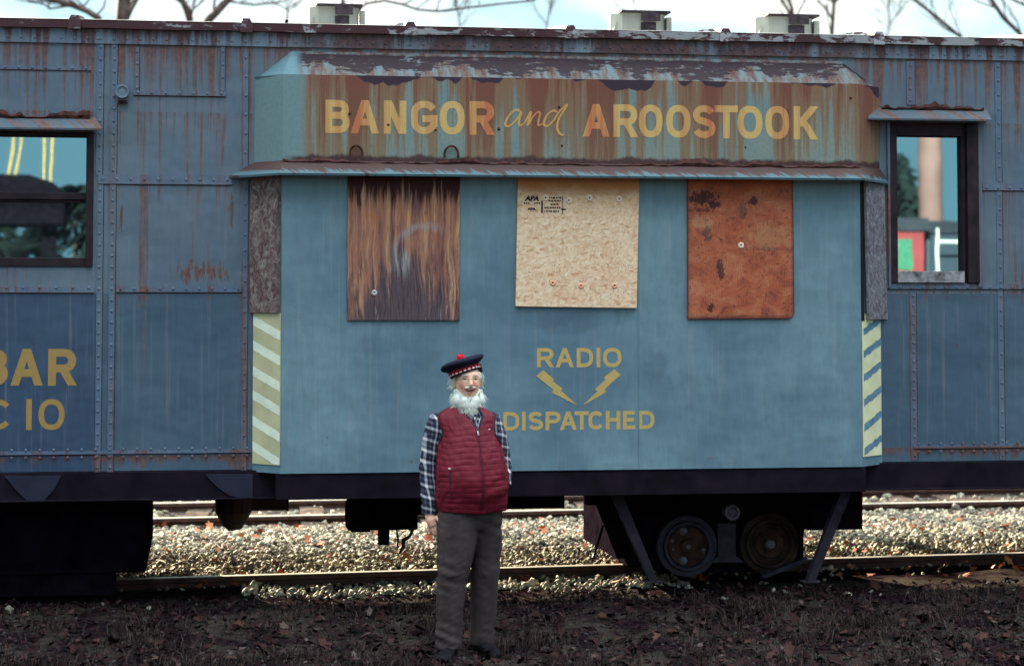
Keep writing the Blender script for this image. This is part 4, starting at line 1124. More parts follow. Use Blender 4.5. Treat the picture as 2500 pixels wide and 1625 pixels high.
def px2(l): return [P2(*q) for q in l]
cr2 = lambda x, y: (600 + x / 2.975, y / 2.975)
def stroke(pts, w, mat, parent, name='lettering'): return ribbon(px2([cr2(*p) for p in pts]), w, BY, name, mat, parent)
stroke([(2000, 810), (1955, 800), (1905, 850), (1885, 905), (1915, 915), (1965, 870), (2000, 815), (1985, 880), (1990, 912), (2020, 900)], .0085, M['script'], hood)
stroke([(2020, 900), (2060, 830), (2072, 815), (2060, 860), (2045, 912), (2085, 850), (2120, 815), (2138, 825), (2125, 880), (2128, 910), (2155, 900)], .0085, M['script'], hood)
stroke([(2262, 815), (2225, 805), (2180, 850), (2165, 900), (2190, 915), (2235, 875), (2275, 815), (2330, 762), (2320, 790), (2275, 860), (2262, 930), (2285, 975), (2315, 980)], .0085, M['script'], hood)
crd = lambda x, y: (1200 + x / 5.409, 820 + y / 5.409)
for poly in ([(685, 450), (825, 572), (806, 595), (937, 692), (915, 718), (1140, 918), (798, 748), (820, 708), (588, 527)],
             [(1620, 438), (1705, 512), (1492, 702), (1515, 740), (1205, 915), (1402, 725), (1365, 708), (1505, 572), (1478, 548)]):
    mb = MB(); mb.prism([P2(*crd(*q)) for q in poly], BY - .002, BY - .0005); mb.build('lightning_bolt', M['gold'], bay)

# hazard panels on the two bevels
def bevel_pt(side, u):
    (xa, ya), (xb, yb) = (pts[0], pts[1]) if side == 'l' else (pts[2], pts[3])
    return xa + (xb - xa) * u, ya + (yb - ya) * u
def bevel_board(side, u0, u1, z0, z1, off, t, name, mat, lean=0.0):
    (xa, ya), (xb, yb) = (pts[0], pts[1]) if side == 'l' else (pts[2], pts[3])
    d = Vector((xb - xa, yb - ya)).normalized(); nn = Vector((d.y, -d.x))
    L = Vector((xb - xa, yb - ya)).length
    mb = MB()
    V = []
    for o_ in (off, off + t):
        for u, z in ((u0, z0), (u1, z0), (u1, z1), (u0, z1)):
            sh = lean * (z1 - z) / (z1 - z0)
            V.append((xa + d.x * (u * L + sh) + nn.x * o_, ya + d.y * (u * L + sh) + nn.y * o_, z))
    mb.add(V, [(0, 1, 2, 3), (7, 6, 5, 4), (0, 4, 5, 1), (1, 5, 6, 2), (2, 6, 7, 3), (3, 7, 4, 0)])
    return mb.build(name, mat, car)
zpl0, zpl1 = W(650, 1133, -.1)[1], W(650, 763, -.1)[1]
hl = bevel_board('l', .02, .985, zpl0, zpl1, .002, .004, 'hazard_panel', M['khaki']); hl['label'] = 'khaki panel with pale slanting stripes'
zpr0, zpr1 = W(2125, 1112, -.1)[1], W(2125, 765, -.1)[1]
hr = bevel_board('r', .03, .94, zpr0, zpr1, .002, .004, 'hazard_panel', M['yellow_panel']); hr['label'] = 'faded yellow panel with blue slanting stripes'
def stripes(side, z0, z1, tops, th, drop, u0, u1, mat, parent, rough=0.0):
    (xa, ya), (xb, yb) = (pts[0], pts[1]) if side == 'l' else (pts[2], pts[3])
    d = Vector((xb - xa, yb - ya)).normalized(); nn = Vector((d.y, -d.x)); L = Vector((xb - xa, yb - ya)).length
    r = random.Random(9); mb = MB(); n = 10
    for zt_ in tops:
        b_ = len(mb.v)
        for i in range(n + 1):
            u = u0 + (u1 - u0) * i / n; e = .0072
            a_ = zt_ - drop * i / n + r.uniform(-rough, rough); c_ = a_ - th + r.uniform(-rough, rough)
            a_, c_ = min(max(a_, z0), z1), min(max(c_, z0), z1)
            mb.v += [(xa + d.x * u * L + nn.x * e, ya + d.y * u * L + nn.y * e, c_), (xa + d.x * u * L + nn.x * e, ya + d.y * u * L + nn.y * e, a_)]
            if i: mb.f.append((b_ + 2 * i - 2, b_ + 2 * i, b_ + 2 * i + 1, b_ + 2 * i - 1))
    return mb.build('stripe', mat, parent, fix=False)
tl = [W(650, 400 + y / 1.985, -.1)[1] for y in (735, 855, 980, 1097, 1222, 1345)]
stripes('l', zpl0 + .004, zpl1 - .004, tl, .062, .100, .025, .98, M['pale_stripe'], hl, .002)
tr = [W(2125, 700 + y / 2.974, -.1)[1] for y in (300, 460, 630, 810, 990, 1165)]
stripes('r', zpr0 + .003, zpr1 - .01, tr, .050, -.085, .08, .93, M['blue_stripe'], hr, .005)
z0, z1 = W(650, 763, -.1)[1] + .001, sz + .005
o = bevel_board('l', -.03, .955, z0, z1, .004, .022, 'window_board', M['board_brown']); o['label'] = 'flaking brown board over the narrow left bay window'
z0 = W(2130, 779, -.1)[1]
mb = MB(); o = bevel_board('r', .10, 1.02, z0, sz + .005, .014, .02, 'window_board', M['board_grey'], .028); o['label'] = 'warped grey board hanging loose over the narrow right bay window'
o2 = bevel_board('r', .015, .13, z0 - .01, sz + .004, .003, .006, 'window_recess', M['rubber'])
# edge joint beside the left board
# front boards
def board(corners, mat, label, chamfer=0.0, t=.016):
    P = [W(px, py, BY - t) for px, py in corners]          # bl, br, tr, tl
    if chamfer:
        P = [P[0], (P[1][0] - chamfer, P[1][1]), (P[1][0] - chamfer * .35, P[1][1] + chamfer * .3), (P[1][0], P[1][1] + chamfer), P[2], P[3]]
    mb = MB(); mb.prism(P, BY - t, BY - .001)
    o = bevel(mb.build('window_board', mat, car), .002, 1); o['label'] = label
    return o
b1 = board([(847.5, 782), (1122, 782), (1123, 428), (849, 428)], M['ply_burnt'], 'scorched plywood over the left bay window')
b2 = board([(1259, 748), (1554.5, 752), (1561.5, 430), (1264.5, 430)], M['osb'], 'pale strand board with white washers over the middle bay window', 0, .024)
b3 = board([(1679, 779), (1940, 778), (1936, 430), (1678, 430)], M['ply_red'], 'reddish plywood with a cut corner over the right bay window', .045)
def washers(b, L, y, mat, r0=.021):
    for px, py in L:
        x, z = W(px, py, y); mb = MB(); mb.ring((x, z), r0 * .30, r0, y - .003, y - .0002, 18); mb.build('washer', mat, b, True)
        mb = MB(); mb.dome((x, y - .0002, z), r0 * .34, .6, 8); mb.build('screw_head', M['bolt'], b)
M['washer_pink'] = plain('pale_pink_washer', (0.82, 0.56, 0.44), .6, .3, .08); M['washer_or'] = plain('orange_washer', (0.80, 0.36, 0.20), .6, .3, .08); M['washer_grey'] = plain('grey_washer', (0.42, 0.40, 0.38), .5, .4, .15)
c2 = lambda x, y: (1230 + x / 4.297, 420 + y / 4.297)
washers(b2, [c2(438, 270), c2(683, 300), c2(900, 272), c2(1212, 283)], BY - .024, M['washer_pink'])
washers(b2, [c2(513, 1163), c2(810, 1193), c2(1163, 1192)], BY - .024, M['washer_or'], .019)
washers(b3, [(1640 + 688 / 4.07, 420 + 728 / 4.07)], BY - .016, M['washer_pink'], .021)
washers(b1, [(820 + 383 / 4.07, 420 + 1198 / 4.07)], BY - .016, M['washer_grey'], .019)
def txt2(word, xa, xb, yt, yb, off=.02, shear=0.0):
    (pa, pt), (pb, pbt) = c2(xa, yt), c2(xb, yb)
    return txt(word, pa, pb, pt, pbt, BY - .0242, M['stamp'], b2, off, None, 'stamp_mark', shear)
txt2('APA', 215, 368, 248, 305, .05, .25); txt2('APA', 248, 335, 372, 402, .05)
mb = MB(); r = random.Random(4)
def dash(xa, xb, y0, y1):
    (pa, pt), (pb, pbt) = c2(xa, y0), c2(xb, y1); x0, z1_ = W(pa, pt, BY - .0242); x1, z0_ = W(pb, pbt, BY - .0242)
    mb.box(x0, x1, BY - .0252, BY - .0245, z0_, z1_)
for xa in range(210, 370, 22):
    if not 275 < xa < 300: dash(xa, xa + 15, 318, 336)
dash(392, 410, 300, 430); dash(614, 622, 255, 445)
for y_, L in ((262, (475, 600)), (294, (470, 585)), (330, (490, 560)), (366, (425, 600)), (404, (425, 570))):
    x_ = L[0]
    while x_ < L[1]:
        w_ = r.uniform(8, 24); dash(x_, x_ + w_, y_, y_ + r.uniform(14, 20)); x_ += w_ + r.uniform(5, 12)
dash(600, 650, 385, 400)
cx_, cz_ = W(*c2(290, 388), BY - .0242)
for i in range(20):
    if i % 5 == 4: continue
    t0, t1 = 2 * math.pi * i / 20, 2 * math.pi * (i + 1) / 20
    mb.tube([(cx_ + .011 * math.cos(t) * .95, BY - .0246, cz_ + .011 * math.sin(t)) for t in (t0, t1)], .0007, 4)
mb.build('stamp_mark', M['stamp'], b2)

# ---- underframe
mb = MB(); mb.box(CX0, CX1, -.03, .05, Z_SILL, Z_BODY - .004); mb.box(CX0, CX1, -.055, -.03, Z_SILL, Z_SILL + .012); mb.box(CX0, CX1, CD - .05, CD + .03, Z_SILL, Z_BODY - .004)
mb.box(CX0, CX1, 1.1, 1.35, Z_SILL - .05, Z_BODY - .01); mb.box(CX0, CX1, 1.7, 1.95, Z_SILL - .05, Z_BODY - .01)
bevel(mb.build('side_sill', M['sill'], car), .004)
mb = MB(); mb.box(bxl - .03, bxr + .03, BY + .01, -.031, Z_SILL + .005, zb0 - .003); bevel(mb.build('bay_sill', M['sill'], car), .004)
def plate(poly, y=-.034):
    mb = MB(); mb.prism([W(px, py, y) for px, py in poly], y - .008, y); return mb.build('gusset_plate', M['sill_blue'], car)
plate([(500, 1156), (617, 1156), (617, 1216), (590, 1216), (560, 1208), (535, 1192), (512, 1170)]); plate([(10, 1160), (150, 1160), (132, 1195), (105, 1223), (68, 1223), (40, 1196)])
# inclined props either side of the right bogie
for a_, b_ in (((1500, 1203), (1594, 1416)), ((2066, 1200), (1978, 1416))):
    (xa, za), (xb, zb_) = W(*a_, -.02), W(*b_, -.02); w_ = .040
    mb = MB(); mb.prism([(xa - w_, za + .02), (xa + w_, za + .02), (xb + w_ * .7, zb_), (xb - w_ * .7, zb_)], -.05, -.025); mb.prism([(xa - w_, za + .02), (xa - w_ + .012, za + .02), (xb - w_ * .7 + .012, zb_), (xb - w_ * .7, zb_)], -.025, .02)
    mb.box(xb - .06, xb + .06, -.07, .03, zb_ - .012, zb_)
    bevel(mb.build('support_strut', M['strut'], car), .003)

def bogie(dx, name='bogie', detail=True):
    """four-wheel truck: frame plates, spring post and two wheels on the camera side"""
    Y = .62
    mb = MB()
    x0, x1 = WX(1545, 1250, Y) + dx, WX(1972, 1250, Y) + dx
    mb.box(x0, x1, Y + .10, Y + 1.9, .24, Z_SILL - .0)  # solid block added inside the frame to keep light from passing through
    mb.prism([(x0 - .02, Z_SILL), (x0 - .02, .62), (x0 + .10, .34), (x0 + .22, .20), (x1 - .22, .20), (x1 - .02, .34), (x1 + .005, .62), (x1 + .005, Z_SILL)], Y + .06, Y + .10)
    fr = bevel(mb.build(name, M['iron'], car), .006)
    for j, (px, py) in enumerate(((1677, 1332), (1877, 1326))):
        x, z = W(px, py, Y); x += dx
        w = MB(); w.ring((x, z), .176, .215, Y - .02, Y + .05, 40); w.ring((x, z), .150, .172, Y - .045, Y + .05, 40); w.disc((x, z), .150, Y - .004, Y + .05, 40)
        wh = w.build('wheel', M['iron_grey'] if j == 0 else M['dimrust'], fr, True); bevel(wh, .004)
        w = MB(); w.disc((x, z), .140 if j == 0 else .10, Y - .02, Y - .004, 36); w.ring((x, z), .0, .05, Y - .05, Y - .02, 24)
        bevel(w.build('wheel_hub', M['wheelrust'], wh, True), .004)
        w = MB()
        for (ux, uz, rr) in (((-.03, .105, .030), (-.03, -.100, .030), (0, 0, .018), (.115, -.03, .016), (-.11, .04, .013), (-.105, -.02, .009)) if j == 0 else ((0, 0, .034),)):
            w.dome((x + ux, Y - (.05 if (ux == 0) else .02), z + uz), rr, .6, 10); w.disc((x + ux, z + uz), rr, Y - (.052 if ux == 0 else .022), Y - .018, 8)
        pieces(w, 'bolt', M['bolt'], wh)
    x, z = W(1772, 1290, Y); x += dx
    w = MB(); w.prism([(x - .065, z + .04), (x + .065, z + .04), (x + .065, z - .19), (x + .13, z - .235), (x - .14, z - .235), (x - .065, z - .19)], Y - .03, Y + .05)
    w.ring((x - .01, z - .12), .012, .03, Y - .036, Y - .03, 16)
    po = bevel(w.build('spring_post', M['iron_grey'], fr), .004)
    w = MB(); xx, zz = W(1779, 1247, Y); xx += dx; w.disc((xx, zz), .050, Y - .10, Y + .05, 28); w.ring((xx, zz), .036, .056, Y - .112, Y - .09, 28)
    w.build('cylinder_cap', plain('grey_cap_metal', (0.12, 0.115, 0.14), .35, .5), po, True)
    w = MB(); xa, za = W(1855, 1402, Y); w.prism([(xa + dx, za), (xa + dx + .02, za - .02), (xa + dx + .33, za + .09), (xa + dx + .33, za + .125)], Y - .06, Y - .02)
    w.build('brake_beam', M['iron_grey'], fr)
    return fr
bogie(0.0)
mb = MB(); x0, z0 = W(1972, 1294, .25); x1, _ = W(2107, 1294, .25); mb.box(x0, x1, .25, .95, z0, Z_SILL); bevel(mb.build('battery_box', M['iron'], car), .008)
x0, z0 = W(357, 1262, .5); mb = MB()
mb.box(-4.0, x0, .5, 2.6, .30, Z_SILL); mb.prism([(-4.0, .42), (-4.0, .15), (W(283, 1402, .5)[0], .15), (W(283, 1380, .5)[0], W(283, 1380, .5)[1]), (x0, W(357, 1302, .5)[1]), (x0, .5)], .52, .60)  # deep solid box, lengthened to block sunlight passing under the left end
bevel(mb.build('truck_sideframe', M['iron'], car), .008)
# hanging gear amidships
def rect_px(mb, a, b, y0, y1, up=False):
    x0, z1_ = W(a[0], a[1], y0); x1, z0_ = W(b[0], b[1], y0); mb.box(x0, x1, y0, y1, z0_, z1_ if not up else Z_SILL)
mb = MB(); (xa, za), (xb, zb_) = W(850, 1262, .7), W(985, 1262, .7)
mb.tube([(xa, .95, za), (xa + .02, .95, za), (xb - .02, .95, za), (xb, .95, za)], [.09, .12, .12, .09], 20); rect_px(mb, (858, 1215), (905, 1298), .78, 1.0); rect_px(mb, (940, 1215), (1020, 1292), .8, 1.0)
bevel(mb.build('brake_cylinder', M['iron'], car), .004)
mb = MB(); rect_px(mb, (925, 1215), (951, 1330), .72, .80); rect_px(mb, (1008, 1215), (1075, 1255), .72, .95); mb.build('brake_bracket', M['iron'], car)
mb = MB()
L = [W(px, py, .75) for px, py in ((968, 1286), (972, 1320), (970, 1335))]; mb.tube([(x, .75, z) for x, z in L], .007, 6)
L = [W(px, py, .75) for px, py in ((1012, 1285), (1000, 1308), (985, 1318), (984, 1335), (972, 1353))]; mb.tube([(x, .75, z) for x, z in L], [.010, .012, .018, .013, .006], 6)
mb.build('broken_hose', M['rubber'], car)
mb = MB(); L = [W(px, py, 1.6) for px, py in ((572, 1215), (570, 1250), (572, 1278), (574, 1292))]; mb.tube([(x, 1.6, z) for x, z in L], [.14, .13, .085, .05], 12)
rect_px(mb, (600, 1215), (700, 1245), 1.6, 1.9, True); mb.build('air_hose', M['rubber'], car)
mb = MB(); rect_px(mb, (700, 1210), (705, 1246), 1.6, 1.62, True); rect_px(mb, (1225, 1210), (1378, 1240), 1.3, 1.5, True); pieces(mb, 'drop_bracket', M['iron'], car)
# brake rods left of the right bogie
mb = MB()
for a_, b_, w_ in (((1450, 1208), (1518, 1362), .030), (((1478, 1208)), (1545, 1370), .040)):
    (xa, za), (xb, zb_) = W(*a_, .9), W(*b_, .9); mb.prism([(xa - w_, za + .05), (xa + w_, za + .05), (xb + w_, zb_), (xb - w_, zb_)], .88, .93)
(xa, za), (xb, zb_) = W(1472, 1282, .86), W(1449, 1364, .86); mb.tube([(xa, .86, za), (xb, .86, zb_)], .009, 6)
rect_px(mb, (1435, 1205), (1490, 1232), .86, 1.0, True)
mb.build('brake_rod', M['iron'], car)
mb = MB(); mb.tube([(CX0 + .5, 1.25, .72), (CX1 - .5, 1.25, .74)], .022, 8); mb.tube([(CX0 + .5, .85, .79), (CX1 - .5, .85, .79)], .016, 8); mb.build('brake_pipe', M['iron'], car)

# ------------------------------------------------------------------ bare trees beyond the tracks
M['bark'] = plain('grey_brown_bark', (0.115, 0.080, 0.072), 0.9, 0.15, 0.45, 9)
M['twig'] = plain('bare_twig', (0.105, 0.080, 0.080), 0.9, 0.1, 0.2, 9)
def bare_tree(limbs, Y, label, seed, base_px=None, twig=1.0, group=None):
    """limbs: list of (pixel outline points, width in photo pixels at foot and tip); first limb carries the trunk down to the ground"""
    r = random.Random(seed)
    conv = lambda px, py: Vector((W(px, py, Y)[0], Y, W(px, py, Y)[1]))
    sc_ = (conv(1001, 50) - conv(1000, 50)).length
    pts0 = [conv(*p) for p in limbs[0][0]]
    bx = W(base_px, 700, Y)[0] if base_px is not None else pts0[0].x
    root = thing('bare_tree', (bx, Y, 0), label, 'tree', group, world=True)
    first = pts0[0]
    foot = Vector((bx, Y, hgt(bx, Y) - .1))
    w0 = limbs[0][1] * sc_ / 2
    mid = foot.lerp(first, .55) + Vector((r.uniform(-.1, .1), r.uniform(-.3, .3), 0)); mid.x = bx + (first.x - bx) * .35
    tr = MB(); n = 9
    path = [foot, foot.lerp(mid, .5), mid]
    q = [foot, mid, first]
    curve = [((1 - t) ** 2) * q[0] + 2 * t * (1 - t) * q[1] + t * t * q[2] for t in np.linspace(0, 1, 8)]
    rr = [max(w0 * 1.9 - (w0 * .9) * t, w0) for t in np.linspace(0, 1, 8)]
    tr.tube(curve, rr, n)
    to = tr.build('trunk', M['bark'], root, True)
    tw = MB()
    def twigs(p, d, L, w, dep):
        steps = 4; pts = [p.copy()]; dd = d.copy()
        for s in range(steps):
            dd = (dd + Vector((r.uniform(-.35, .35), r.uniform(-.3, .3), r.uniform(-.12, .28)))).normalized()
            pts.append(pts[-1] + dd * L / steps)
        tw.tube(pts, [w * (1 - .6 * i / steps) for i in range(steps + 1)], 4, False)
        if dep > 0:
            for s in range(1, steps + 1):
                if r.random() < .85:
                    sd = (dd + Vector((r.uniform(-1, 1), r.uniform(-1, 1), r.uniform(-.3, .7)))).normalized()
                    twigs(pts[s], sd, L * r.uniform(.45, .75), w * .55, dep - 1)
    for i, (lp, wa, wb) in enumerate(limbs):
        P = [conv(*p) for p in lp]
        # carry the limb on upwards out of the frame
        if len(P) > 1 and lp[-1][1] < 16:
            d = (P[-1] - P[-2]).normalized(); d = (d + Vector((0, 0, .35))).normalized()
            for s in range(4):
                d = (d + Vector((r.uniform(-.2, .2), r.uniform(-.25, .25), r.uniform(-.02, .2)))).normalized()
                P.append(P[-1] + d * .8)
        m_ = len(P); rs = [(wa + (wb - wa) * j / (m_ - 1)) * sc_ / 2 for j in range(m_)]
        if m_ > len(lp): rs[-1] = rs[-1] * .5
        b = MB(); b.tube(P, rs, 8); b.build('branch', M['bark'], root, True)
        for j in range(1, m_):
            for _ in range(int(2 * twig + r.random())):
                t = r.random(); p = P[j - 1].lerp(P[j], t); d = (P[j] - P[j - 1]).normalized()
                sd = (d * .6 + Vector((r.uniform(-1, 1), r.uniform(-.8, .8), r.uniform(-.2, .9)))).normalized()
                twigs(p, sd, r.uniform(.7, 1.7), max(rs[j] * .35, .009), 2)
    if tw.v: tw.build('twigs', M['twig'], root, fix=False)
    return root
GT = 'bare trees beyond the railcar roof'
bare_tree([([(245, 48), (215, 28), (180, 14), (140, 2), (100, -12)], 15, 13), ([(178, 14), (120, 22), (110, 12), (70, 2)], 5, 3)], 20, 'bare tree whose dark limb arches up to the far left corner', 1, 330, 1.0, GT)
bare_tree([([(299, 70), (300, 30), (303, -10)], 31, 30), ([(310, 48), (322, 22), (337, -6)], 9, 8)], 22, 'stout upright bare trunk above the left end of the roof', 2, None, .8, GT)
bare_tree([([(466, 60), (455, 25), (441, -6)], 15, 13), ([(470, 50), (462, 20), (452, 6)], 6, 4)], 24, 'slim bare tree leaning left with a light edged trunk', 3, 480, 1.0, GT)
bare_tree([([(500, 60), (530, 28), (563, -8)], 19, 17), ([(560, 5), (620, 12), (690, 4)], 4, 3)], 23, 'bare tree leaning right beside the slim one', 4, 470, 1.0, GT)
bare_tree([([(700, 60), (702, 30), (700, 22)], 5, 3), ([(702, 22), (728, 10), (740, -6)], 3, 3), ([(700, 24), (680, 12), (650, 8)], 3, 2)], 27, 'thin forked sapling just left of the first roof vent', 5, None, 1.0, GT)
bare_tree([([(838, 60), (868, 28), (895, 9), (940, 2), (985, 12), (1020, 24), (1070, 28), (1150, 18), (1220, 10), (1300, 2)], 7, 4), ([(1012, 24), (1040, 5), (1060, -8)], 3, 3), ([(835, 20), (838, -5)], 9, 8)], 21, 'bare tree with a long wavy branch right of the first roof vent', 6, 828, .7, GT)
bare_tree([([(1125, 90), (1120, 40), (1112, 5)], 4, 3), ([(1120, 40), (1135, 15), (1140, 0)], 3, 2)], 34, 'faint sapling in the gap between the first two vents', 7, None, 1.4, GT)
bare_tree([([(1933, 60), (1925, 28), (1904, -8)], 9, 8), ([(1937, 55), (1933, 20), (1922, -6)], 10, 9), ([(1938, 55), (1955, 20), (1970, -6)], 5, 4), ([(1915, 45), (1885, 37), (1840, 40)], 4, 2)], 26, 'bare tree with three stems fanning out over the right roof vent', 8, 1936, .8, GT)
bare_tree([([(2030, 95), (2033, 50), (2036, 8)], 11, 9), ([(2036, 10), (2024, -4), (2018, -12)], 6, 5), ([(2036, 10), (2048, -4), (2054, -12)], 6, 5)], 28, 'single straight bare trunk forking at the top right of the vents', 9, None, .8, GT)
bare_tree([([(2370, 110), (2340, 86), (2290, 44), (2238, 4), (2200, -20)], 9, 7)], 23, 'bare tree with one pale limb slanting up to the left', 10, 2420, .7, GT)
bare_tree([([(2510, 110), (2488, 80), (2450, 44), (2418, -4)], 12, 10), ([(2505, 14), (2465, -4)], 7, 6)], 21, 'dark bare limb slanting across the far right corner', 11, 2600, .7, GT)
bare_tree([([(1560, 90), (1556, 45), (1548, 2)], 3, 3)], 42, 'hazy distant sapling above the middle roof vent', 12, None, 2.0, GT)
bare_tree([([(1330, 90), (1338, 45), (1345, 2)], 4, 3)], 40, 'hazy distant sapling left of the middle roof vent', 13, None, 2.0, GT)
bare_tree([([(2160, 110), (2172, 60), (2168, 2)], 4, 3), ([(2172, 60), (2195, 30), (2200, 0)], 3, 2)], 36, 'twiggy young tree right of the straight trunk', 14, None, 2.0, GT)

# ------------------------------------------------------------------ the man
mx0, my0 = G(1140, 1603)
man = thing('person', (mx0, my0, hgt(mx0, my0)), 'white bearded man in a red quilted vest, plaid shirt and dark cap', 'person', rz=-TH)
S = 1 / 408.6
L = lambda px, py: ((px - 1140) * S, (1603 - py) * S)
def mat_person():
    k = N('skin', 0.55, 0.35)
    o = k.xyz(k.obj)
    n = k.noise(k.map(k.obj, (45, 45, 45)), 1, 5, .6)
    c = k.mix(n, (0.74, 0.41, 0.28), (0.84, 0.54, 0.39))
    def spot(cx, cy, cz, r_, col, c, s):
        d = k.n('ShaderNodeVectorMath'); d.operation = 'DISTANCE'; k.l(k.obj, d.inputs[0]); d.inputs[1].default_value = (cx, cy, cz)
        return k.mix(k.step(d.outputs['Value'], r_, r_ * .3, 0, s), c, col)
    for (cx, cz) in ((-.045, 1.612), (.058, 1.612)): c = spot(cx, -.075, cz, .047, (0.66, 0.20, 0.13), c, .85)
    c = spot(.022, -.12, 1.625, .026, (0.56, 0.20, 0.14), c, .6)
    c = spot(-.20, -.03, .76, .12, (0.52, 0.23, 0.18), c, .5)
    k.b.inputs['Subsurface Weight'].default_value = 0.08; k.b.inputs['Subsurface Radius'].default_value = (.01, .004, .002)
    return k.col(c)
M['skin'] = mat_person()

def rings(mb, R, n=24, cap=True, p=2.0):
    """stack of ellipse rings (cx, cy, cz, rx, ry) with optional tilt; ring planes stay horizontal"""
    b = len(mb.v)
    for q in R:
        cx, cy, cz, rx, ry = q[:5]
        for j in range(n):
            t = 2 * math.pi * j / n; c_, s_ = math.cos(t), math.sin(t)
            e = 2 / p
            mb.v.append((cx + rx * math.copysign(abs(c_) ** e, c_), cy + ry * math.copysign(abs(s_) ** e, s_), cz))
    for i in range(len(R) - 1):
        for j in range(n):
            k_ = (j + 1) % n
            mb.f.append((b + i * n + j, b + i * n + k_, b + (i + 1) * n + k_, b + (i + 1) * n + j))
    if cap:
        mb.f.append(tuple(b + j for j in reversed(range(n)))); mb.f.append(tuple(b + (len(R) - 1) * n + j for j in range(n)))
def interp(R, m):
    A = np.array(R, float); t = np.concatenate([[0], np.cumsum(np.abs(np.diff(A[:, 2])) + 1e-6)]); t /= t[-1]
    u = np.linspace(0, 1, m)
    # smooth monotone-ish cubic through the ring values
    out = []
    for x in u:
        i = min(max(np.searchsorted(t, x) - 1, 0), len(t) - 2); h = t[i + 1] - t[i]; s = (x - t[i]) / h
        def tan(k_): 
            if k_ == 0: return (A[1] - A[0]) / (t[1] - t[0])
            if k_ == len(t) - 1: return (A[-1] - A[-2]) / (t[-1] - t[-2])
            return (A[k_ + 1] - A[k_ - 1]) / (t[k_ + 1] - t[k_ - 1])
        m0, m1 = tan(i) * h, tan(i + 1) * h
        out.append((2*s**3 - 3*s**2 + 1) * A[i] + (s**3 - 2*s**2 + s) * m0 + (-2*s**3 + 3*s**2) * A[i+1] + (s**3 - s**2) * m1)
    return [tuple(q) for q in out]

FY = rad(13)                                             # the face looks a little to the viewer's right
fdir = Vector((math.sin(FY), -math.cos(FY), 0)); fr_ = Vector((math.cos(FY), math.sin(FY), 0))
HC = Vector((0.0, 0.02, 1.645)); HR = (0.076, 0.098, 0.118)
def face_pt(u, w, extra=0.0):
    """point on the face surface: u metres to the viewer's right of the face axis, w above the head centre"""
    f = HR[1] * math.sqrt(max(0.02, 1 - (u / HR[0]) ** 2 - (w / HR[2]) ** 2))
    return HC + fr_ * u + fdir * (f + extra) + Vector((0, 0, w))
body = MB()
b0 = len(body.v); nu, nv = 56, 44
g = lambda a, s: math.exp(-(a / s) ** 2)
for i in range(nv + 1):
    th = math.pi * i / nv
    for j in range(nu):
        t = 2 * math.pi * j / nu
        u = HR[0] * math.sin(th) * math.cos(t); f = HR[1] * math.sin(th) * math.sin(t); w = HR[2] * math.cos(th)
        if f > 0:
            a = 0.026 * g(u, .013) * g(w + .022, .020) + .008 * g(u, .012) * g(w - .008, .022)
            a += .007 * g(w - .036, .012) * g(abs(u) - .028, .026)
            a -= .009 * g(abs(u) - .031, .015) * g(w - .014, .011)
            a += .009 * g(abs(u) - .042, .018) * g(w + .030, .020)
            a -= .002 * g(u, .03) * g(w + .058, .005)
            a += .006 * g(u, .02) * g(w + .075, .008) + .010 * g(u, .03) * g(w + .10, .02)
            f += a
        if w < -.05: u *= 1 + .06 * g(w + .08, .05)
        body.v.append(tuple(HC + fr_ * u + fdir * f + Vector((0, 0, w))))
for i in range(nv):
    for j in range(nu):
        k_ = (j + 1) % nu; body.f.append((b0 + i * nu + j, b0 + (i + 1) * nu + j, b0 + (i + 1) * nu + k_, b0 + i * nu + k_))
for s in (-1, 1):                                        # ears
    c = HC + fr_ * (s * .079) + fdir * (-.008) + Vector((0, 0, -.012))
    body.ell(c, (.011, .020, .032), 14, 10, Matrix.Rotation(FY - s * .3, 3, 'Z'))
rings(body, [(0.0, .025, 1.36, .075, .07), (0, .025, 1.44, .062, .062), (0, .022, 1.52, .056, .060), (0, .02, 1.60, .056, .062)])
rings(body, [(.01, .015, .80, .15, .10), (.02, .01, .95, .165, .12), (.01, .01, 1.15, .155, .115), (0, .015, 1.32, .155, .10), (-.005, .02, 1.42, .13, .08), (0, .025, 1.47, .07, .06)])
for s, hip, knee, ank in ((-1, (-.075, 0, .86), (-.085, -.03, .48), (-.108, -.02, .07)), (1, (.105, .03, .86), (.10, .07, .48), (.085, .15, .07))):
    body.tube([hip, knee, ank], [.075, .045, .034], 14)
    body.ell((ank[0] + (.0 if s < 0 else .015), ank[1] - .04, .045), (.026, .07, .022), 14, 10)
# arms
sh_l, el_l, wr_l = Vector((-.188, .03, 1.40)), Vector((-.236, .045, 1.13)), Vector((-.226, -.01, .872))
sh_r, el_r, wr_r = Vector((.160, .03, 1.40)), Vector((.214, .075, 1.14)), Vector((.222, .005, 1.02))
body.tube([sh_l + Vector((.03, 0, -.01)), sh_l.lerp(el_l, .2), el_l, wr_l], [.03, .036, .034, .027], 14); body.tube([sh_r + Vector((-.03, 0, -.01)), sh_r.lerp(el_r, .2), el_r, wr_r], [.03, .036, .034, .028], 14)
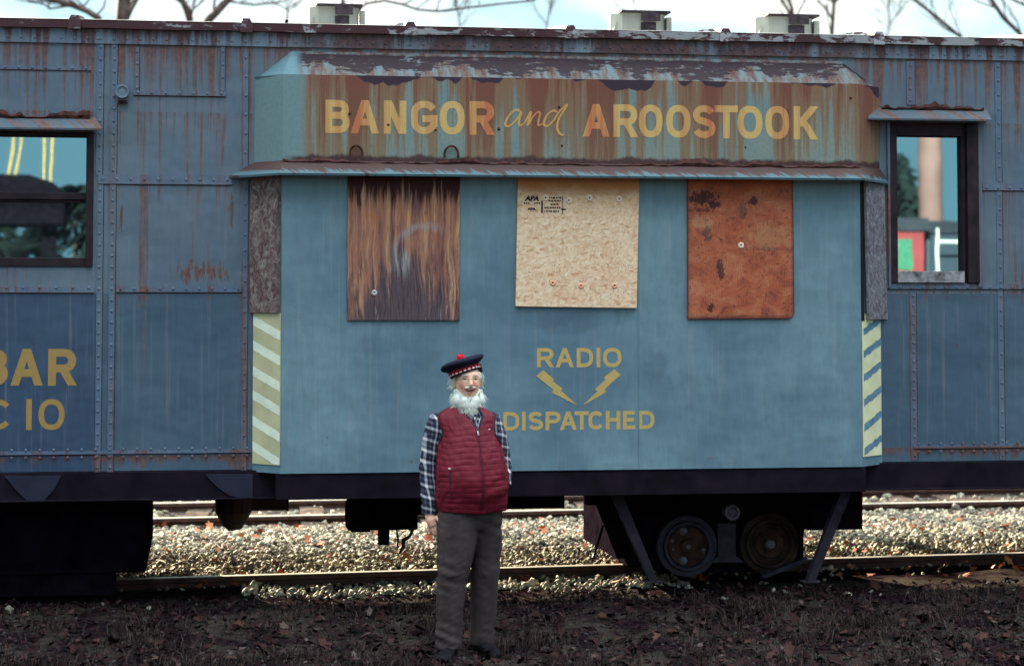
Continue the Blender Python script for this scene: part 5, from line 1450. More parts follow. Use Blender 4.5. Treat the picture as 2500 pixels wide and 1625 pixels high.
# relaxed hand, seen from its back, hanging beside the thigh
def finger(mb, pts, r): mb.tube(pts, [r, r * .98, r * .92, r * .72][:len(pts)], 8)
mb_h = body
pc = Vector((-.212, -.022, .815))
body.tube([wr_l + Vector((0, 0, .01)), wr_l + Vector((.003, -.006, -.03)), pc, pc + Vector((.012, -.006, -.035))], [.026, .030, .034, .026], 12)
for i, (dx, dy, ln, c_) in enumerate(((-.026, .006, .066, .004), (-.010, -.010, .080, .008), (.008, -.014, .084, .012), (.024, -.008, .074, .014))):
    a = pc + Vector((dx + .008, dy, -.022)); d1 = Vector((.16 + .05 * i, -.10, -1)).normalized(); d2 = Vector((.30 + .06 * i, .14, -1)).normalized(); d3 = Vector((.38, .45, -1)).normalized()
    finger(body, [a, a + d1 * ln * .42, a + d1 * ln * .42 + d2 * ln * .34, a + d1 * ln * .42 + d2 * ln * .34 + d3 * ln * .30], .0098 if i else .0088)
a = pc + Vector((.026, -.018, .026)); finger(body, [a, a + Vector((.022, -.016, -.028)), a + Vector((.030, -.018, -.058)), a + Vector((.030, -.012, -.076))], .0108)
# hand inside the pocket, half closed
ph = wr_r + Vector((-.045, .01, -.055)); body.tube([wr_r, wr_r + Vector((-.018, .0, -.02)), ph], [.028, .032, .034], 12)
for i in range(4):
    a = ph + Vector((-.024 + .016 * i, -.008, -.012)); finger(body, [a, a + Vector((-.004, -.016, -.03)), a + Vector((-.006, -.010, -.052))], .0095)
a = ph + Vector((-.03, -.004, .012)); finger(body, [a, a + Vector((-.018, -.016, -.018)), a + Vector((-.022, -.02, -.036))], .0105)
pb = fuse(body, 'body', M['skin'], man, .0040, 2, .4)

# eyes, mouth, glasses
M['eye'] = plain('dark_eye', (0.035, 0.02, 0.02), .4, .5, .1); M['lip'] = plain('mouth_and_lip', (0.20, 0.045, 0.04), .5, .3, .2); M['teeth'] = plain('mouth_shadow', (0.05, 0.012, 0.012), .6, .2)
Rz = Matrix.Rotation(FY, 3, 'Z')
for u in (-.031, .031):
    mb = MB(); mb.ell(face_pt(u, .013, -.007), (.014, .006, .0042), 14, 8, Rz); mb.build('eye', M['eye'], man, True)
    mb = MB(); P = [face_pt(u + d, .019 - 18 * d * d + (-.001 if abs(d) > .012 else 0), -.001) for d in (-.018, -.009, 0, .009, .018)]; mb.tube(P, .0032, 6); mb.build('eyelid', M['skin'], man, True)
mb = MB(); P = [face_pt(d, -.0595 + 10 * d * d, .0015) for d in np.linspace(-.035, .035, 9)]; mb.tube(P, [.0010, .0022, .0030, .0034, .0036, .0034, .0030, .0022, .0010], 8); mb.build('mouth', M['teeth'], man, True)
mb = MB(); P = [face_pt(d, -.0685 + 11 * d * d, .003) for d in np.linspace(-.029, .029, 7)]; mb.tube(P, [.002, .004, .005, .005, .005, .004, .002], 8); mb.build('lower_lip', plain('lip', (0.66, 0.27, 0.22), .5, .3, .1), man, True)
M['wire'] = plain('gold_wire', (0.16, 0.11, 0.06), .35, .6, .1)
mb = MB()
for u in (-.032, .032):
    c = face_pt(u, .006, .014)
    mb.tube([c + fr_ * (.021 * math.cos(t)) + Vector((0, 0, .017 * math.sin(t))) for t in np.linspace(0, 2 * math.pi, 20)], .0011, 5)
mb.tube([face_pt(-.011, .010, .018), face_pt(0, .013, .024), face_pt(.011, .010, .018)], .0011, 5)
for s in (-1, 1): mb.tube([face_pt(s * .053, .010, .014), HC + fr_ * (s * .080) + fdir * .05 + Vector((0, 0, .010)), HC + fr_ * (s * .083) + fdir * (-.01) + Vector((0, 0, .006))], .0013, 5)
mb.build('glasses', M['wire'], man, True)

# hair and beard
k = N('white_hair', 0.75, 0.25); k.col(k.mix(k.isl, (0.60, 0.61, 0.55), (0.78, 0.79, 0.72))); M['hair'] = k.m
def strands(mb, fn, n, seed, w=.0022):
    r = random.Random(seed)
    for _ in range(n):
        p, d, ln = fn(r)
        d = d.normalized(); pts = [p]
        for s in range(3):
            d = (d + Vector((r.uniform(-.22, .22), r.uniform(-.2, .2), -.10))).normalized(); pts.append(pts[-1] + d * ln / 3)
        a = d.cross(Vector((r.uniform(-1, 1), r.uniform(-1, 1), r.uniform(-1, 1)))).normalized(); b_ = len(mb.v)
        for i, q in enumerate(pts):
            ww = w * (1 - .28 * i); mb.v += [tuple(q - a * ww), tuple(q + a * ww)]
            if i: mb.f.append((b_ + 2 * i - 2, b_ + 2 * i - 1, b_ + 2 * i + 1, b_ + 2 * i))
be = MB()
be.ell(HC + fdir * .058 + Vector((0, 0, -.142)), (.066, .044, .042), 20, 14, Rz)
for s in (-1, 1):
    be.ell(HC + fr_ * (s * .058) + fdir * .034 + Vector((0, 0, -.115)), (.040, .050, .050), 18, 12, Rz)
    be.ell(HC + fr_ * (s * .068) + fdir * .012 + Vector((0, 0, -.085)), (.019, .040, .040), 14, 10, Rz)
    be.ell(HC + fr_ * (s * .030) + fdir * .076 + Vector((0, 0, -.118)), (.026, .022, .026), 14, 10, Rz)
be.ell(HC + fdir * .052 + Vector((0, 0, -.160)), (.044, .035, .030), 18, 12, Rz)
beard = fuse(be, 'beard', M['hair'], man, .005, 16, .6)
hs = MB()
def bs(r):
    a = r.uniform(-1, 1); t = r.uniform(0, 1)
    u = a * (.100 - .02 * t); w = -.075 - .085 * t - .018 * (1 - abs(a))
    f = .090 - .085 * abs(a) ** 1.6
    return HC + fr_ * u + fdir * f + Vector((0, 0, w)), fr_ * (a * .75) + fdir * (.25 + r.uniform(-.2, .3)) + Vector((0, 0, -.75)), r.uniform(.022, .046)
strands(hs, bs, 1500, 5)
def bs2(r):
    s = r.choice((-1, 1)); t = r.random(); u = s * (.050 + .034 * t); w = r.uniform(-.135, -.045 - .03 * (1 - t)); f = .078 - .055 * t
    return HC + fr_ * u + fdir * f + Vector((0, 0, w)), fr_ * (s * .5) + fdir * .35 + Vector((0, 0, -.85)), r.uniform(.018, .034)
strands(hs, bs2, 1100, 15, .0020); hs.build('beard_strands', M['hair'], beard, fix=False)
mu = MB(); 
for s in (-1, 1): mu.tube([face_pt(s * .002, -.0375, .007), face_pt(s * .016, -.0375, .007), face_pt(s * .030, -.0395, .004), face_pt(s * .041, -.0440, .002)], [.0045, .0056, .0048, .0022], 8)
def ms(r):
    s = r.choice((-1, 1)); u = s * r.uniform(.0, .034); return face_pt(u, -.036 - .08 * abs(u), .009), fr_ * s * 1.0 + Vector((0, 0, -.08)) + fdir * .2, r.uniform(.008, .016)
must = mu.build('moustache', M['hair'], man, True); hs = MB(); strands(hs, ms, 120, 6, .0014); hs.build('moustache_strands', M['hair'], must, fix=False)
ha = MB()
for s in (-1, 1):
    ha.ell(HC + fr_ * (s * .074) + fdir * (-.030) + Vector((0, 0, .020)), (.020, .045, .045), 14, 10, Rz); ha.ell(HC + fr_ * (s * .060) + fdir * (-.070) + Vector((0, 0, -.02)), (.032, .03, .06), 14, 10, Rz)
hair = fuse(ha, 'hair', M['hair'], man, .005, 3)
hs = MB()
def hsf(r):
    s = r.choice((-1, 1)); w = r.uniform(-.03, .05); f = r.uniform(-.09, .03)
    return HC + fr_ * s * .083 + fdir * f + Vector((0, 0, w)), fr_ * s * .6 + fdir * -.3 + Vector((0, 0, -.5)), r.uniform(.015, .040)
strands(hs, hsf, 420, 8, .0018)
def eb(r):
    s = r.choice((-1, 1)); u = s * r.uniform(.016, .048); return face_pt(u, .034 + r.uniform(-.003, .004), .006), fr_ * s + Vector((0, 0, .2)) + fdir * .3, r.uniform(.008, .014)
strands(hs, eb, 90, 9, .0014)
hs.build('hair_strands', M['hair'], hair, fix=False)

# cap: wide flat crown tilted down to the viewer's left, diced band, red toorie
hat_c = Vector((-.022, .015, 1.718)); HT = Matrix.Rotation(rad(-19), 3, 'Y') @ Matrix.Rotation(rad(-6), 3, 'X')
M['cap'] = plain('navy_wool', (0.012, 0.013, 0.028), .95, .1, .4, 90)
def hp(x, y, z): return hat_c + HT @ Vector((x, y, z))
mb = MB(); prof = [(.096, .000), (.112, .010), (.131, .022), (.137, .032), (.130, .044), (.105, .052), (.06, .056), (.02, .058)]
n = 40
for rr, zz in prof:
    for j in range(n):
        t = 2 * math.pi * j / n; wob = 1 + .02 * math.sin(3 * t + 1) + .012 * math.sin(7 * t)
        mb.v.append(tuple(hp(rr * wob * math.cos(t), rr * 1.03 * wob * math.sin(t), zz + .006 * math.sin(2 * t + .5) * rr / .13)))
for i in range(len(prof) - 1):
    for j in range(n): k_ = (j + 1) % n; mb.f.append((i * n + j, i * n + k_, (i + 1) * n + k_, (i + 1) * n + j))
mb.f.append(tuple((len(prof) - 1) * n + j for j in range(n)))
capo = mb.build('cap', M['cap'], man, True)
mb = MB(); mb.tube([hp(0, 0, -.030), hp(0, 0, .004)], [.092, .097], 40, False); mb.tube([hp(0, 0, -.036), hp(0, 0, -.027)], [.0925, .0945], 40, False)
mb.build('headband', M['cap'], capo, True)
mr = plain('red_dicing', (0.42, 0.02, 0.025), .9, .1, .2); mw = plain('white_dicing', (0.72, 0.68, 0.62), .9, .1, .1)
for mat_, nm, odd in ((mr, 'red_check', 0), (mw, 'white_check', 1)):
    mb = MB(); m_ = 44
    for j in range(m_):
        for row in range(3):
            st = (j + row) % 2
            if (odd == 0 and (st == 0 or row == 1) and not (row == 1 and st == 1)) or (odd == 1 and row in (0,) and st == 1):
                t0, t1 = 2 * math.pi * j / m_, 2 * math.pi * (j + 1) / m_
                z0_, z1_ = -.026 + row * .009, -.0175 + row * .009
                rr = .0985; 
                mb.quad(hp(rr * math.cos(t0), rr * math.sin(t0), z0_), hp(rr * math.cos(t1), rr * math.sin(t1), z0_), hp((rr + .001) * math.cos(t1), (rr + .001) * math.sin(t1), z1_), hp((rr + .001) * math.cos(t0), (rr + .001) * math.sin(t0), z1_))
    mb.build(nm, mat_, capo, fix=False)
k = N('red_wool', .95, .1); k.col(k.mix(k.isl, (0.55, 0.010, 0.020), (0.72, 0.03, 0.04)))
tc_ = Vector((-.040, .0, 1.783)); mb = MB(); mb.ell(tc_, (.022, .022, .018), 16, 10)
r = random.Random(2); mb2 = mb
def tf(r):
    d = Vector((r.gauss(0, 1), r.gauss(0, 1), r.gauss(0, 1))).normalized(); return tc_ + Vector((d.x * .020, d.y * .02, d.z * .017)), d, .008
strands(mb, tf, 260, 3, .0022); mb.build('toorie', k.m, capo, fix=False)
mb = MB(); 
for dx in (-.012, .012): mb.tube([hp(dx, .095, -.03), hp(dx * 2, .115, -.06), hp(dx * 3, .11, -.12)], [.006, .006, .005], 6)
mb.tube([hp(.090, .03, -.005), hp(.093, .035, -.035), hp(.090, .040, -.058)], [.014, .013, .008], 8)
mb.build('cap_ribbon', M['cap'], capo, True)

# trousers
k = N('brown_grey_twill', .9, .12)
o = k.xyz(k.obj); n1 = k.noise(k.map(k.obj, (9, 9, 5)), 1, 5, .6); n2 = k.noise(k.map(k.obj, (160, 160, 160)), 1, 3, .6)
k.bump(k.mth('ADD', n1, k.mth('MULTIPLY', n2, .25)), .3, .008)
M['trouser'] = k.col(k.mix(k.step(n1, .35, .65), (0.042, 0.030, 0.031), (0.060, 0.044, 0.043)))
tb = MB()
rings(tb, interp([(-.108, -.015, .055, .076, .088), (-.107, -.02, .16, .079, .088), (-.099, -.03, .32, .081, .088), (-.086, -.045, .47, .092, .096), (-.066, -.035, .64, .114, .112), (-.050, -.02, .80, .130, .128), (-.04, .0, .93, .13, .13)], 34), 30)
rings(tb, interp([(.087, .155, .055, .072, .084), (.090, .15, .16, .076, .084), (.099, .13, .34, .082, .086), (.108, .10, .50, .088, .090), (.114, .075, .66, .094, .102), (.112, .04, .80, .100, .120), (.09, .005, .93, .12, .13)], 34), 30)
rings(tb, interp([(.018, .01, .76, .12, .10), (.018, .008, .84, .190, .132), (.018, .005, .95, .192, .138), (.018, .005, 1.0, .18, .13)], 10), 30)
tro = fuse(tb, 'trousers', M['trouser'], man, .0085, 5)
co = np.empty(len(tro.data.vertices) * 3); tro.data.vertices.foreach_get('co', co); co = co.reshape(-1, 3)
for i in range(len(co)):                                  # creases and the break at the hem
    x, y, z = co[i]
    kn = math.exp(-((z - .50) / .09) ** 2); hm = math.exp(-((z - .10) / .10) ** 2); hp_ = math.exp(-((z - .80) / .10) ** 2)
    d = .007 * mnoise.noise((x * 5, y * 5, z * 7)) + (.003 + .006 * kn + .010 * hm + .005 * hp_) * mnoise.noise((x * 9 + z * 4, y * 7, z * 24 + x * 6))
    d += (.002 + .004 * hm + .003 * kn) * mnoise.noise((x * 22, y * 18, z * 55 - x * 20))
    cx_ = (-.098 if x < .0 else .098); v = Vector((x - cx_, y, 0)); v = v.normalized() if v.length > 1e-4 else v
    co[i] += np.array((v.x, v.y, 0)) * d
tro.data.vertices.foreach_set('co', co.ravel()); tro.data.update()

# shoes
M['shoe'] = plain('black_shoe_leather', (0.004, 0.004, 0.006), .8, .12, .3, 30)
for cx, cy, yaw, nm in ((-.105, -.055, -.22, 0), (.105, .10, .42, 1)):
    mb = MB(); R3 = Matrix.Rotation(yaw, 3, 'Z')
    secs = [(.10, .030, .052), (.07, .038, .066), (.02, .040, .075), (-.04, .042, .066), (-.10, .050, .050), (-.15, .050, .042), (-.185, .036, .034), (-.20, .016, .022)]
    n = 18
    for yy, w_, h_ in secs:
        for j in range(n):
            t = 2 * math.pi * j / n; p = R3 @ Vector((w_ * math.cos(t) * (1 if math.sin(t) > -.2 else 1.04), yy, 0)); mb.v.append((cx + p.x, cy + p.y, .012 + h_ * (.5 + .5 * math.sin(t)) if math.sin(t) > -.6 else .012))
    for i in range(len(secs) - 1):
        for j in range(n): k_ = (j + 1) % n; mb.f.append((i * n + j, i * n + k_, (i + 1) * n + k_, (i + 1) * n + j))
    mb.f += [tuple(range(n)), tuple((len(secs) - 1) * n + j for j in reversed(range(n)))]
    sh = mb.build('shoe', M['shoe'], man, True)
    so = MB(); P = [R3 @ Vector((w_ * s_, yy, 0)) for s_ in (1,) for yy, w_, h_ in secs] + [R3 @ Vector((-w_, yy, 0)) for yy, w_, h_ in reversed(secs)]
    m_ = len(P); so.add([(cx + p.x * 1.03, cy + p.y, z_) for z_ in (.0, .014) for p in P], [tuple(reversed(range(m_))), tuple(range(m_, 2 * m_))] + [(i, (i + 1) % m_, m_ + (i + 1) % m_, m_ + i) for i in range(m_)])
    so.build('sole', M['rubber'], sh)

# plaid shirt (sleeves, shoulders, collar)
def plaid():
    k = N('navy_white_plaid_flannel', .9, .1)
    x, y, z = k.xyz(k.obj)
    w = k.noise(k.map(k.obj, (6, 6, 6)), 1, 3)
    a = k.mth('ADD', k.mth('ADD', x, k.mth('MULTIPLY', y, .8)), k.mth('MULTIPLY', w, .03)); b_ = k.mth('ADD', k.mth('ADD', z, k.mth('MULTIPLY', x, .25)), k.mth('MULTIPLY', w, .03))
    def band(v, per, ph, wid, soft=.1):
        t = k.mth('FRACT', k.mth('ADD', k.mth('DIVIDE', v, per), ph)); return k.step(k.mth('ABSOLUTE', k.mth('SUBTRACT', t, .5)), wid + soft, wid)
    V1 = band(a, .052, .18, .07); V2 = band(a, .052, .68, .03); H1 = band(b_, .068, .10, .07); H2 = band(b_, .068, .60, .03)
    s_ = k.mth('ADD', k.mth('ADD', k.mth('MULTIPLY', V1, .5), k.mth('MULTIPLY', H1, .5)), k.mth('MULTIPLY', k.mth('ADD', V2, H2), .14))
    c = k.ramp(s_, [(0, (0.018, 0.018, 0.030)), (.16, (0.045, 0.048, 0.075)), (.5, (0.22, 0.22, 0.27)), (1.0, (0.66, 0.64, 0.64))])
    pink = k.mth('MULTIPLY', V1, H1); c = k.mix(k.mth('MULTIPLY', pink, .45), c, (0.62, 0.40, 0.36))
    k.bump(w, .4, .015)
    return k.col(c)
M['plaid'] = plaid()
sb = MB()
sb.tube([sh_l + Vector((.07, 0, .035)), sh_l + Vector((.016, 0, .008)), sh_l.lerp(el_l, .28), el_l, el_l.lerp(wr_l, .5), wr_l + Vector((.0, 0, .03)), wr_l + Vector((0, 0, -.012))], [.036, .058, .064, .056, .050, .045, .040], 20)
sb.tube([sh_r + Vector((-.07, 0, .035)), sh_r + Vector((-.014, 0, .008)), sh_r.lerp(el_r, .32), el_r, el_r.lerp(wr_r, .5), wr_r + Vector((0, 0, .0))], [.036, .056, .060, .052, .048, .042], 20)
rings(sb, [(0, .01, 1.20, .165, .125), (0, .015, 1.36, .165, .11), (-.005, .02, 1.43, .15, .085), (0, .025, 1.475, .075, .068)], 24)
shirt = fuse(sb, 'shirt', M['plaid'], man, .0075, 4)
co = np.empty(len(shirt.data.vertices) * 3); shirt.data.vertices.foreach_get('co', co); co = co.reshape(-1, 3)
nn = np.empty(len(shirt.data.vertices) * 3); shirt.data.vertices.foreach_get('normal', nn); nn = nn.reshape(-1, 3)
for i in range(len(co)):
    x, y, z = co[i]
    d = .006 * mnoise.noise((x * 12, y * 12, z * 16)) + .004 * math.sin(z * 75 + x * 30 + 4 * mnoise.noise((x * 9, y * 9, z * 5))) * (math.exp(-((z - 1.12) / .08) ** 2) + .8 * math.exp(-((z - .91) / .05) ** 2))
    co[i] += nn[i] * d
shirt.data.vertices.foreach_set('co', co.ravel()); shirt.data.update()
mb = MB(); mb.tube([wr_l + Vector((.0, .001, .034)), wr_l + Vector((0, 0, -.016))], [.0475, .0435], 20, False); mb.build('cuff', M['plaid'], shirt, True)

# quilted vest
k = N('burgundy_quilted_nylon', .55, .16)
n1 = k.noise(k.map(k.obj, (70, 70, 25)), 1, 5, .65); n2 = k.noise(k.map(k.obj, (7, 7, 7)), 1, 4)
k.bump(n1, .35, .004)
M['vest'] = k.col(k.mix(k.step(n2, .3, .7), (0.104, 0.0064, 0.0145), (0.146, 0.0098, 0.020)))
TW = rad(16); zc = math.sin(TW)
VR = interp([(.020, .0, .872, .206, .152), (.022, -.010, .93, .214, .165), (.030, -.022, 1.00, .217, .180), (.030, -.025, 1.08, .215, .182), (.024, -.016, 1.18, .204, .170), (.018, -.002, 1.28, .186, .150), (.010, .008, 1.34, .172, .136),
             (.0, .014, 1.395, .180, .118), (-.004, .018, 1.435, .178, .100), (-.006, .022, 1.465, .140, .084), (-.006, .024, 1.490, .094, .074), (-.004, .026, 1.512, .076, .068), (-.003, .026, 1.532, .072, .066)], 150)
mb = MB(); n = 120
for q in VR:
    cx, cy, z, rx, ry = q
    for j in range(n):
        t = 2 * math.pi * j / n
        ang = t + math.pi / 2 - TW                          # 0 at the zip
        da = (ang + math.pi) % (2 * math.pi) - math.pi
        row = z / .033 + .42 * mnoise.noise((t * 1.6, 0, z * 3)) + .16 * math.sin(t * 2)
        gz = abs((row % 1) - .5) * 2                         # 1 on a seam
        puff = -.0042 * gz ** 4 * (.6 + .8 * mnoise.noise((t * 3, z * 9, 8))) if z < 1.47 else 0
        puff += .0048 * mnoise.noise((t * 8, z * 22, 2)) + .010 * mnoise.noise((t * 2.2, z * 6, 6)) + .004 * math.sin(z * 60 - 3.5 * (da - .1)) * g(z - .97, .09) * (1 if da > -.2 else .4)
        puff += -.006 * g(da, .05) + .003 * g(abs(da) - .10, .04)      # front placket
        if z < .93: puff += .010 * math.sin(3 * t + 1) * (.93 - z) / .06
        # open collar: the neckline drops to a point at the zip
        drop = 0
        if z > 1.30 and abs(da) < .55:
            lim = 1.345 + .19 * abs(da) / .55
            if z > lim: drop = min(.05, (z - lim) * .55)
        c_, s_ = math.cos(t), math.sin(t); hem = .010 * g(da, .3) if z < .93 else 0
        # armholes: pull in below the shoulder
        side = abs(c_) ** 6
        e = 2 / 2.25
        X = cx + (rx + puff) * math.copysign(abs(c_) ** e, c_); Y = cy + (ry + puff - drop) * math.copysign(abs(s_) ** e, s_)
        mb.v.append((X, Y, z - hem * (1 - (z - .872) / .06) if z < .93 else z))
m_ = len(VR)
for i in range(m_ - 1):
    for j in range(n):
        k_ = (j + 1) % n; t = 2 * math.pi * (j + .5) / n; z = VR[i][2]
        da = ((t + math.pi / 2 - TW) + math.pi) % (2 * math.pi) - math.pi
        if abs(da) < .55 and z > 1.345 + .19 * abs(da) / .55 + .012: continue
        # arm openings
        if 1.27 < z < 1.452 and abs(math.cos(t)) > .90 - .0 and ((1.36 - z) / .1) ** 2 < 1 - ((1 - abs(math.cos(t))) / .14): continue
        mb.f.append((i * n + j, i * n + k_, (i + 1) * n + k_, (i + 1) * n + j))
me = mb.mesh('vest'); vest = link('vest', me, M['vest'], man, True)
so = vest.modifiers.new('thick', 'SOLIDIFY'); so.thickness = .008; so.offset = -1
def vest_pt(da, z, out=.004):
    t = da - math.pi / 2 + TW
    q = min(VR, key=lambda q: abs(q[2] - z)); e = 2 / 2.25
    c_, s_ = math.cos(t), math.sin(t)
    return Vector((q[0] + (q[3] + out) * math.copysign(abs(c_) ** e, c_), q[1] + (q[4] + out) * math.copysign(abs(s_) ** e, s_), z))
# dark piping round the armholes and neckline, zips
M['piping'] = plain('navy_piping', (0.016, 0.014, 0.030), .8, .2, .2, 40)
mb = MB()
for s in (-1, 1):
    P = []
    for a in np.linspace(0, 2 * math.pi, 26):
        tt = (0 if s > 0 else math.pi) + .48 * math.sin(a) ; z = 1.362 + .092 * math.cos(a)
        P.append(vest_pt(tt + math.pi / 2 - TW, z, -.001))
    mb.tube(P, .0058, 6, False)
mb.tube([vest_pt(s_ * .55 * abs(s_) / max(abs(s_), 1e-6), 1.345 + .19 * abs(s_), .0) for s_ in np.linspace(-1, 1, 21)], .0045, 6)
mb.build('piping', M['piping'], vest, True)
mb = MB(); mb.tube([vest_pt(0, z, .003) for z in np.linspace(.89, 1.345, 24)], .0026, 5); zp = mb.build('zip', M['piping'], vest, True)
mb = MB(); P = [vest_pt(0, 1.350, .006), vest_pt(0, 1.325, .008)]; mb.tube(P, [.004, .0055], 6); 
for s in (-1, 1): mb.tube([vest_pt(s * .02, 1.35, .004), vest_pt(s * .12 - .02, 1.40, -.006), vest_pt(s * .19, 1.43, -.008)], .0018, 5)
mb.build('zip_pull', plain('silver_zip', (0.42, 0.42, 0.42), .35, .6, .1), vest, True)
def on_vest(px, py):
    X, z = L(px, py); best = min(np.linspace(-1.6, 1.2, 300), key=lambda a: abs(vest_pt(a, z).x - X)); return vest_pt(best, z, .002)
mb = MB(); P = [on_vest(1098.5, py_) + Vector(((py_ - 1139) * .065 * S, 0, 0)) for py_ in np.linspace(1141, 1218, 12)]; mb.tube(P, [.003] + [.0055] * 10 + [.003], 6); mb.build('pocket_zip', M['piping'], vest, True)
mb = MB(); p = on_vest(1098.5, 1139.5); mb.box(p.x - .008, p.x + .008, p.y - .006, p.y + .004, p.z - .003, p.z + .003); mb.build('zip_tab', mw, vest)
mb = MB(); p = on_vest(1195, 1047.5); mb.box(p.x - .006, p.x + .006, p.y - .003, p.y + .004, p.z - .0025, p.z + .0025); mb.build('chest_badge', mw, vest)
# shirt collar showing in the opening
mb = MB()
for s in (-1, 1):
    A = [Vector((.004 + s * .012, -.066, 1.40)), Vector((.006 + s * .048, -.048, 1.475)), Vector((s * .066, -.005, 1.500)), Vector((s * .062, -.008, 1.470)), Vector((.006 + s * .052, -.070, 1.425)), Vector((.008 + s * .018, -.092, 1.372))]
    b_ = len(mb.v); mb.v += [tuple(p) for p in A] + [tuple(p + Vector((0, .006, 0))) for p in A]
    mb.f += [tuple(b_ + i for i in range(6)), tuple(b_ + 11 - i for i in range(6))] + [(b_ + i, b_ + (i + 1) % 6, b_ + 6 + (i + 1) % 6, b_ + 6 + i) for i in range(6)]
mb.build('collar', M['piping'], shirt)

# ------------------------------------------------------------------ across the yard, behind the photographer (seen mirrored in the two windows)
def RF(px, py, Y):
    """photo pixel on a window -> the point on the plane y = -Y that the pane mirrors"""
    d = ray(px, py); t = (.05 - CAM.y) / d.y; p = CAM + d * t; q = Vector((d.x, -d.y, d.z)); s_ = (-Y - p.y) / q.y; r_ = p + q * s_
    return r_.x, r_.z
M['needles'] = plain('dark_evergreen_needles', (0.014, 0.020, 0.019), .9, .1, .5, 2)
k_ = 0
for x, w, h_ in ((-13.5, 4.0, 6.0), (-10.2, 3.8, 5.6), (-7, 4.0, 6.0), (-3.6, 4.0, 5.5), (-.4, 4, 6.1), (-17.5, 3.8, 6.4), (-21.5, 3.8, 5.8), (-26, 4, 6.6), (4.2, 3.6, 5.6), (7.6, 3.6, 6.2), (11, 3.6, 5.9), (33, 3.8, 6.6), (37.5, 4, 7.2), (-31, 4, 6.2), (14.5, 3.2, 6.6), (18.0, 3.2, 6.2), (21.5, 3.4, 6.8), (25.2, 3.2, 6.3), (28.8, 3.4, 7.0)):
    k_ += 1; Y = 46 + 2.5 * math.sin(k_ * 2.3)
    r = random.Random(k_); t = thing('evergreen_tree', (x, -Y, 0), 'dark evergreen in the row across the yard, mirrored in the windows', 'tree', 'evergreens across the yard', world=True)
    mb = MB(); mb.tube([(x, -Y, -.1), (x, -Y, h_ * .9)], [.22, .05], 8); mb.build('trunk', M['bark'], t, True)
    mb = MB()
    for _ in range(1300):
        v = r.random() ** .8; rr = w * (1.08 - v) * math.sqrt(r.random()); a = r.uniform(0, 6.28); z = .6 + (h_ - .6) * v
        c = Vector((x + rr * math.cos(a), -Y + rr * math.sin(a), z)); s_ = r.uniform(.2, .5)
        d = Vector((math.cos(a), math.sin(a), r.uniform(-.6, .1))).normalized(); e = d.orthogonal().normalized() * .45
        mb.quad(tuple(c - e * s_), tuple(c + d * s_), tuple(c + e * s_), tuple(c - d * s_ * .5))
    mb.build('crown', M['needles'], t, fix=False)

def yard_car(pxa, pxb, ptop, Y, c, roofc, name, label, win=None):
    xa, zt = RF(pxa, ptop, Y); xb, _ = RF(pxb, ptop, Y)
    t = thing(name, ((xa + xb) / 2, -Y - 1.4, 0), label, 'railcar', world=True)
    mb = MB(); mb.box(xa, xb, -Y - 2.8, -Y, 1.0, zt - .25); bevel(mb.build('body_shell', plain(name + '_paint', c, .5, .4, .12, 3), t), .03)
    mb = MB(); mb.prism([(xa - .1, zt - .249), (xb + .1, zt - .249), (xb + .05, zt), (xa - .05, zt)], -Y - 2.9, -Y + .1); mb.build('roof', plain(name + '_roof', roofc, .7, .2), t)
    mb = MB(); mb.box(xa, xb, -Y - 2.7, -Y - .1, .75, .999); mb.build('underframe', M['iron'], t)
    for x in np.linspace(xa + .7, xb - .7, 4):
        mb = MB(); mb.disc((x, .5), .45, -Y - .6, -Y - .45, 24); mb.build('wheel', M['iron'], t)
    if win:
        x0, z0 = RF(win[0], win[3], Y); x1, z1 = RF(win[1], win[2], Y); mb = MB(); mb.box(x0, x1, -Y - .02, -Y + .03, z0, z1); mb.build('window', plain(name + '_glazing', (0.05, 0.16, 0.10), .3, .5), t)
    return t
yard_car(2080, 2256, 532, 27, (0.27, 0.030, 0.036), (0.03, 0.028, 0.04), 'red_railcar', 'red railcar across the yard, mirrored low in the right window', (2190, 2226, 582, 660))
yard_car(2262, 2480, 540, 27.5, (0.022, 0.030, 0.050), (0.02, 0.02, 0.03), 'black_railcar', 'blue black railcar across the yard, mirrored in the right window')
xa, _ = RF(2243, 400, 36); xb, _ = RF(2298, 400, 36)
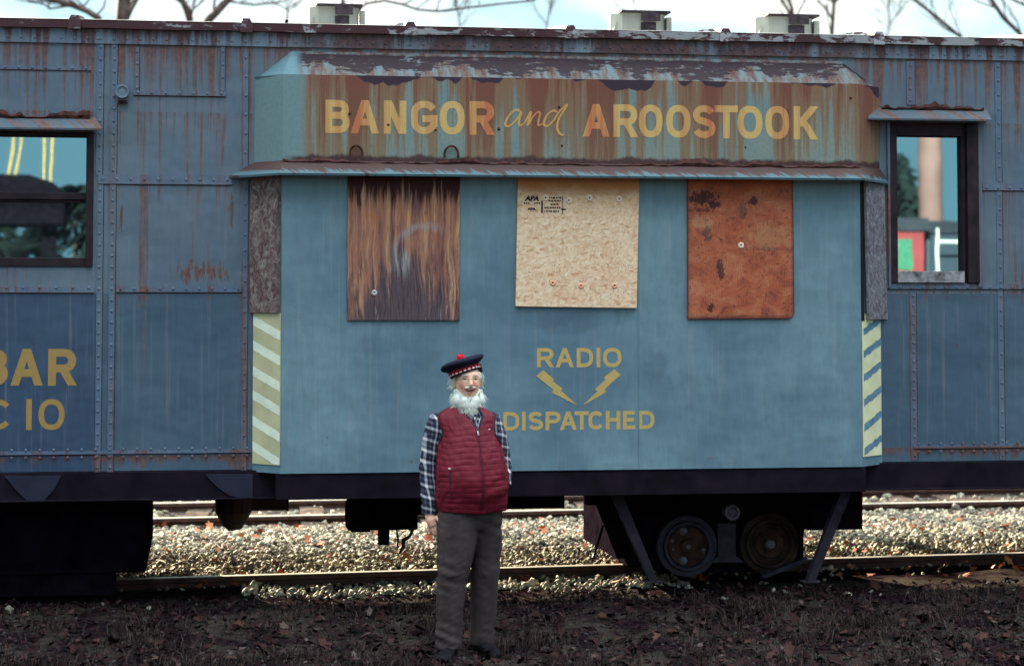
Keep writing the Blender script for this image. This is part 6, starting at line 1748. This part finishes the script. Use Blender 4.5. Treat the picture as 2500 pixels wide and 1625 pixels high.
t = thing('silo', ((xa + xb) / 2, -36, 0), 'tall pinkish silo across the yard, mirrored in the right window', 'silo', world=True)
mb = MB(); R_ = abs(xb - xa) / 2; mb.tube([((xa + xb) / 2, -36, -.1), ((xa + xb) / 2, -36, 12)], R_, 32); mb.build('drum', plain('faded_pink_silo_paint', (0.24, 0.115, 0.11), .7, .2, .2, .8), t, True)
mb = MB(); mb.tube([((xa + xb) / 2, -36, 12), ((xa + xb) / 2, -36, 13.2)], [R_ * 1.03, .1], 32); mb.build('roof', M['iron_grey'], t, True)
xa, z1 = RF(2287, 590, 26.5); xb, z2 = RF(2390, 557, 26.5)
t = thing('handrail', (xa, -26.5, 0), 'white bent handrail before the black railcar, mirrored in the right window', 'handrail', world=True)
mb = MB(); mb.tube([(xa, -26.5, 0), (xa, -26.5, z2)], .03, 8); mb.build('post', M['hair'], t); mb = MB(); mb.tube([(xa, -26.5, z1), (xb, -26.5, z1)], .03, 8); mb.build('top_bar', M['hair'], t)
# yard crane mirrored in the left window
Y = 25
t = thing('yard_crane', (RF(60, 500, Y)[0], -Y, 0), 'black yard crane on posts with yellow booms, mirrored in the left window', 'crane', world=True)
mb = MB()
P = [RF(px, py, Y) for px, py in ((-260, 548), (152, 548), (158, 505), (150, 470), (128, 445), (95, 436), (70, 428), (0, 424), (-60, 430), (-260, 440))]
mb.prism(P, -Y - 1.5, -Y); bevel(mb.build('cab', M['iron'], t), .03)
for px in (102, 122, -60, -160):
    x, z = RF(px, 548, Y); mb = MB(); mb.box(x - .06, x + .06, -Y - .9, -Y - .78, -.1, z + .01); mb.build('post', M['iron'], t)
for a_, b_ in (((101, 462), (107, 200)), ((119, 462), (126, 200)), ((8, 440), (40, 240)), ((22, 440), (62, 240))):
    (x0, z0), (x1, z1) = RF(*a_, Y), RF(*b_, Y); mb = MB(); mb.tube([(x0, -Y - .5, z0 - .3), (x1, -Y - .5, z1)], .020, 6); mb.build('boom', plain('crane_yellow', (0.62, 0.33, 0.07), .5, .3), t)
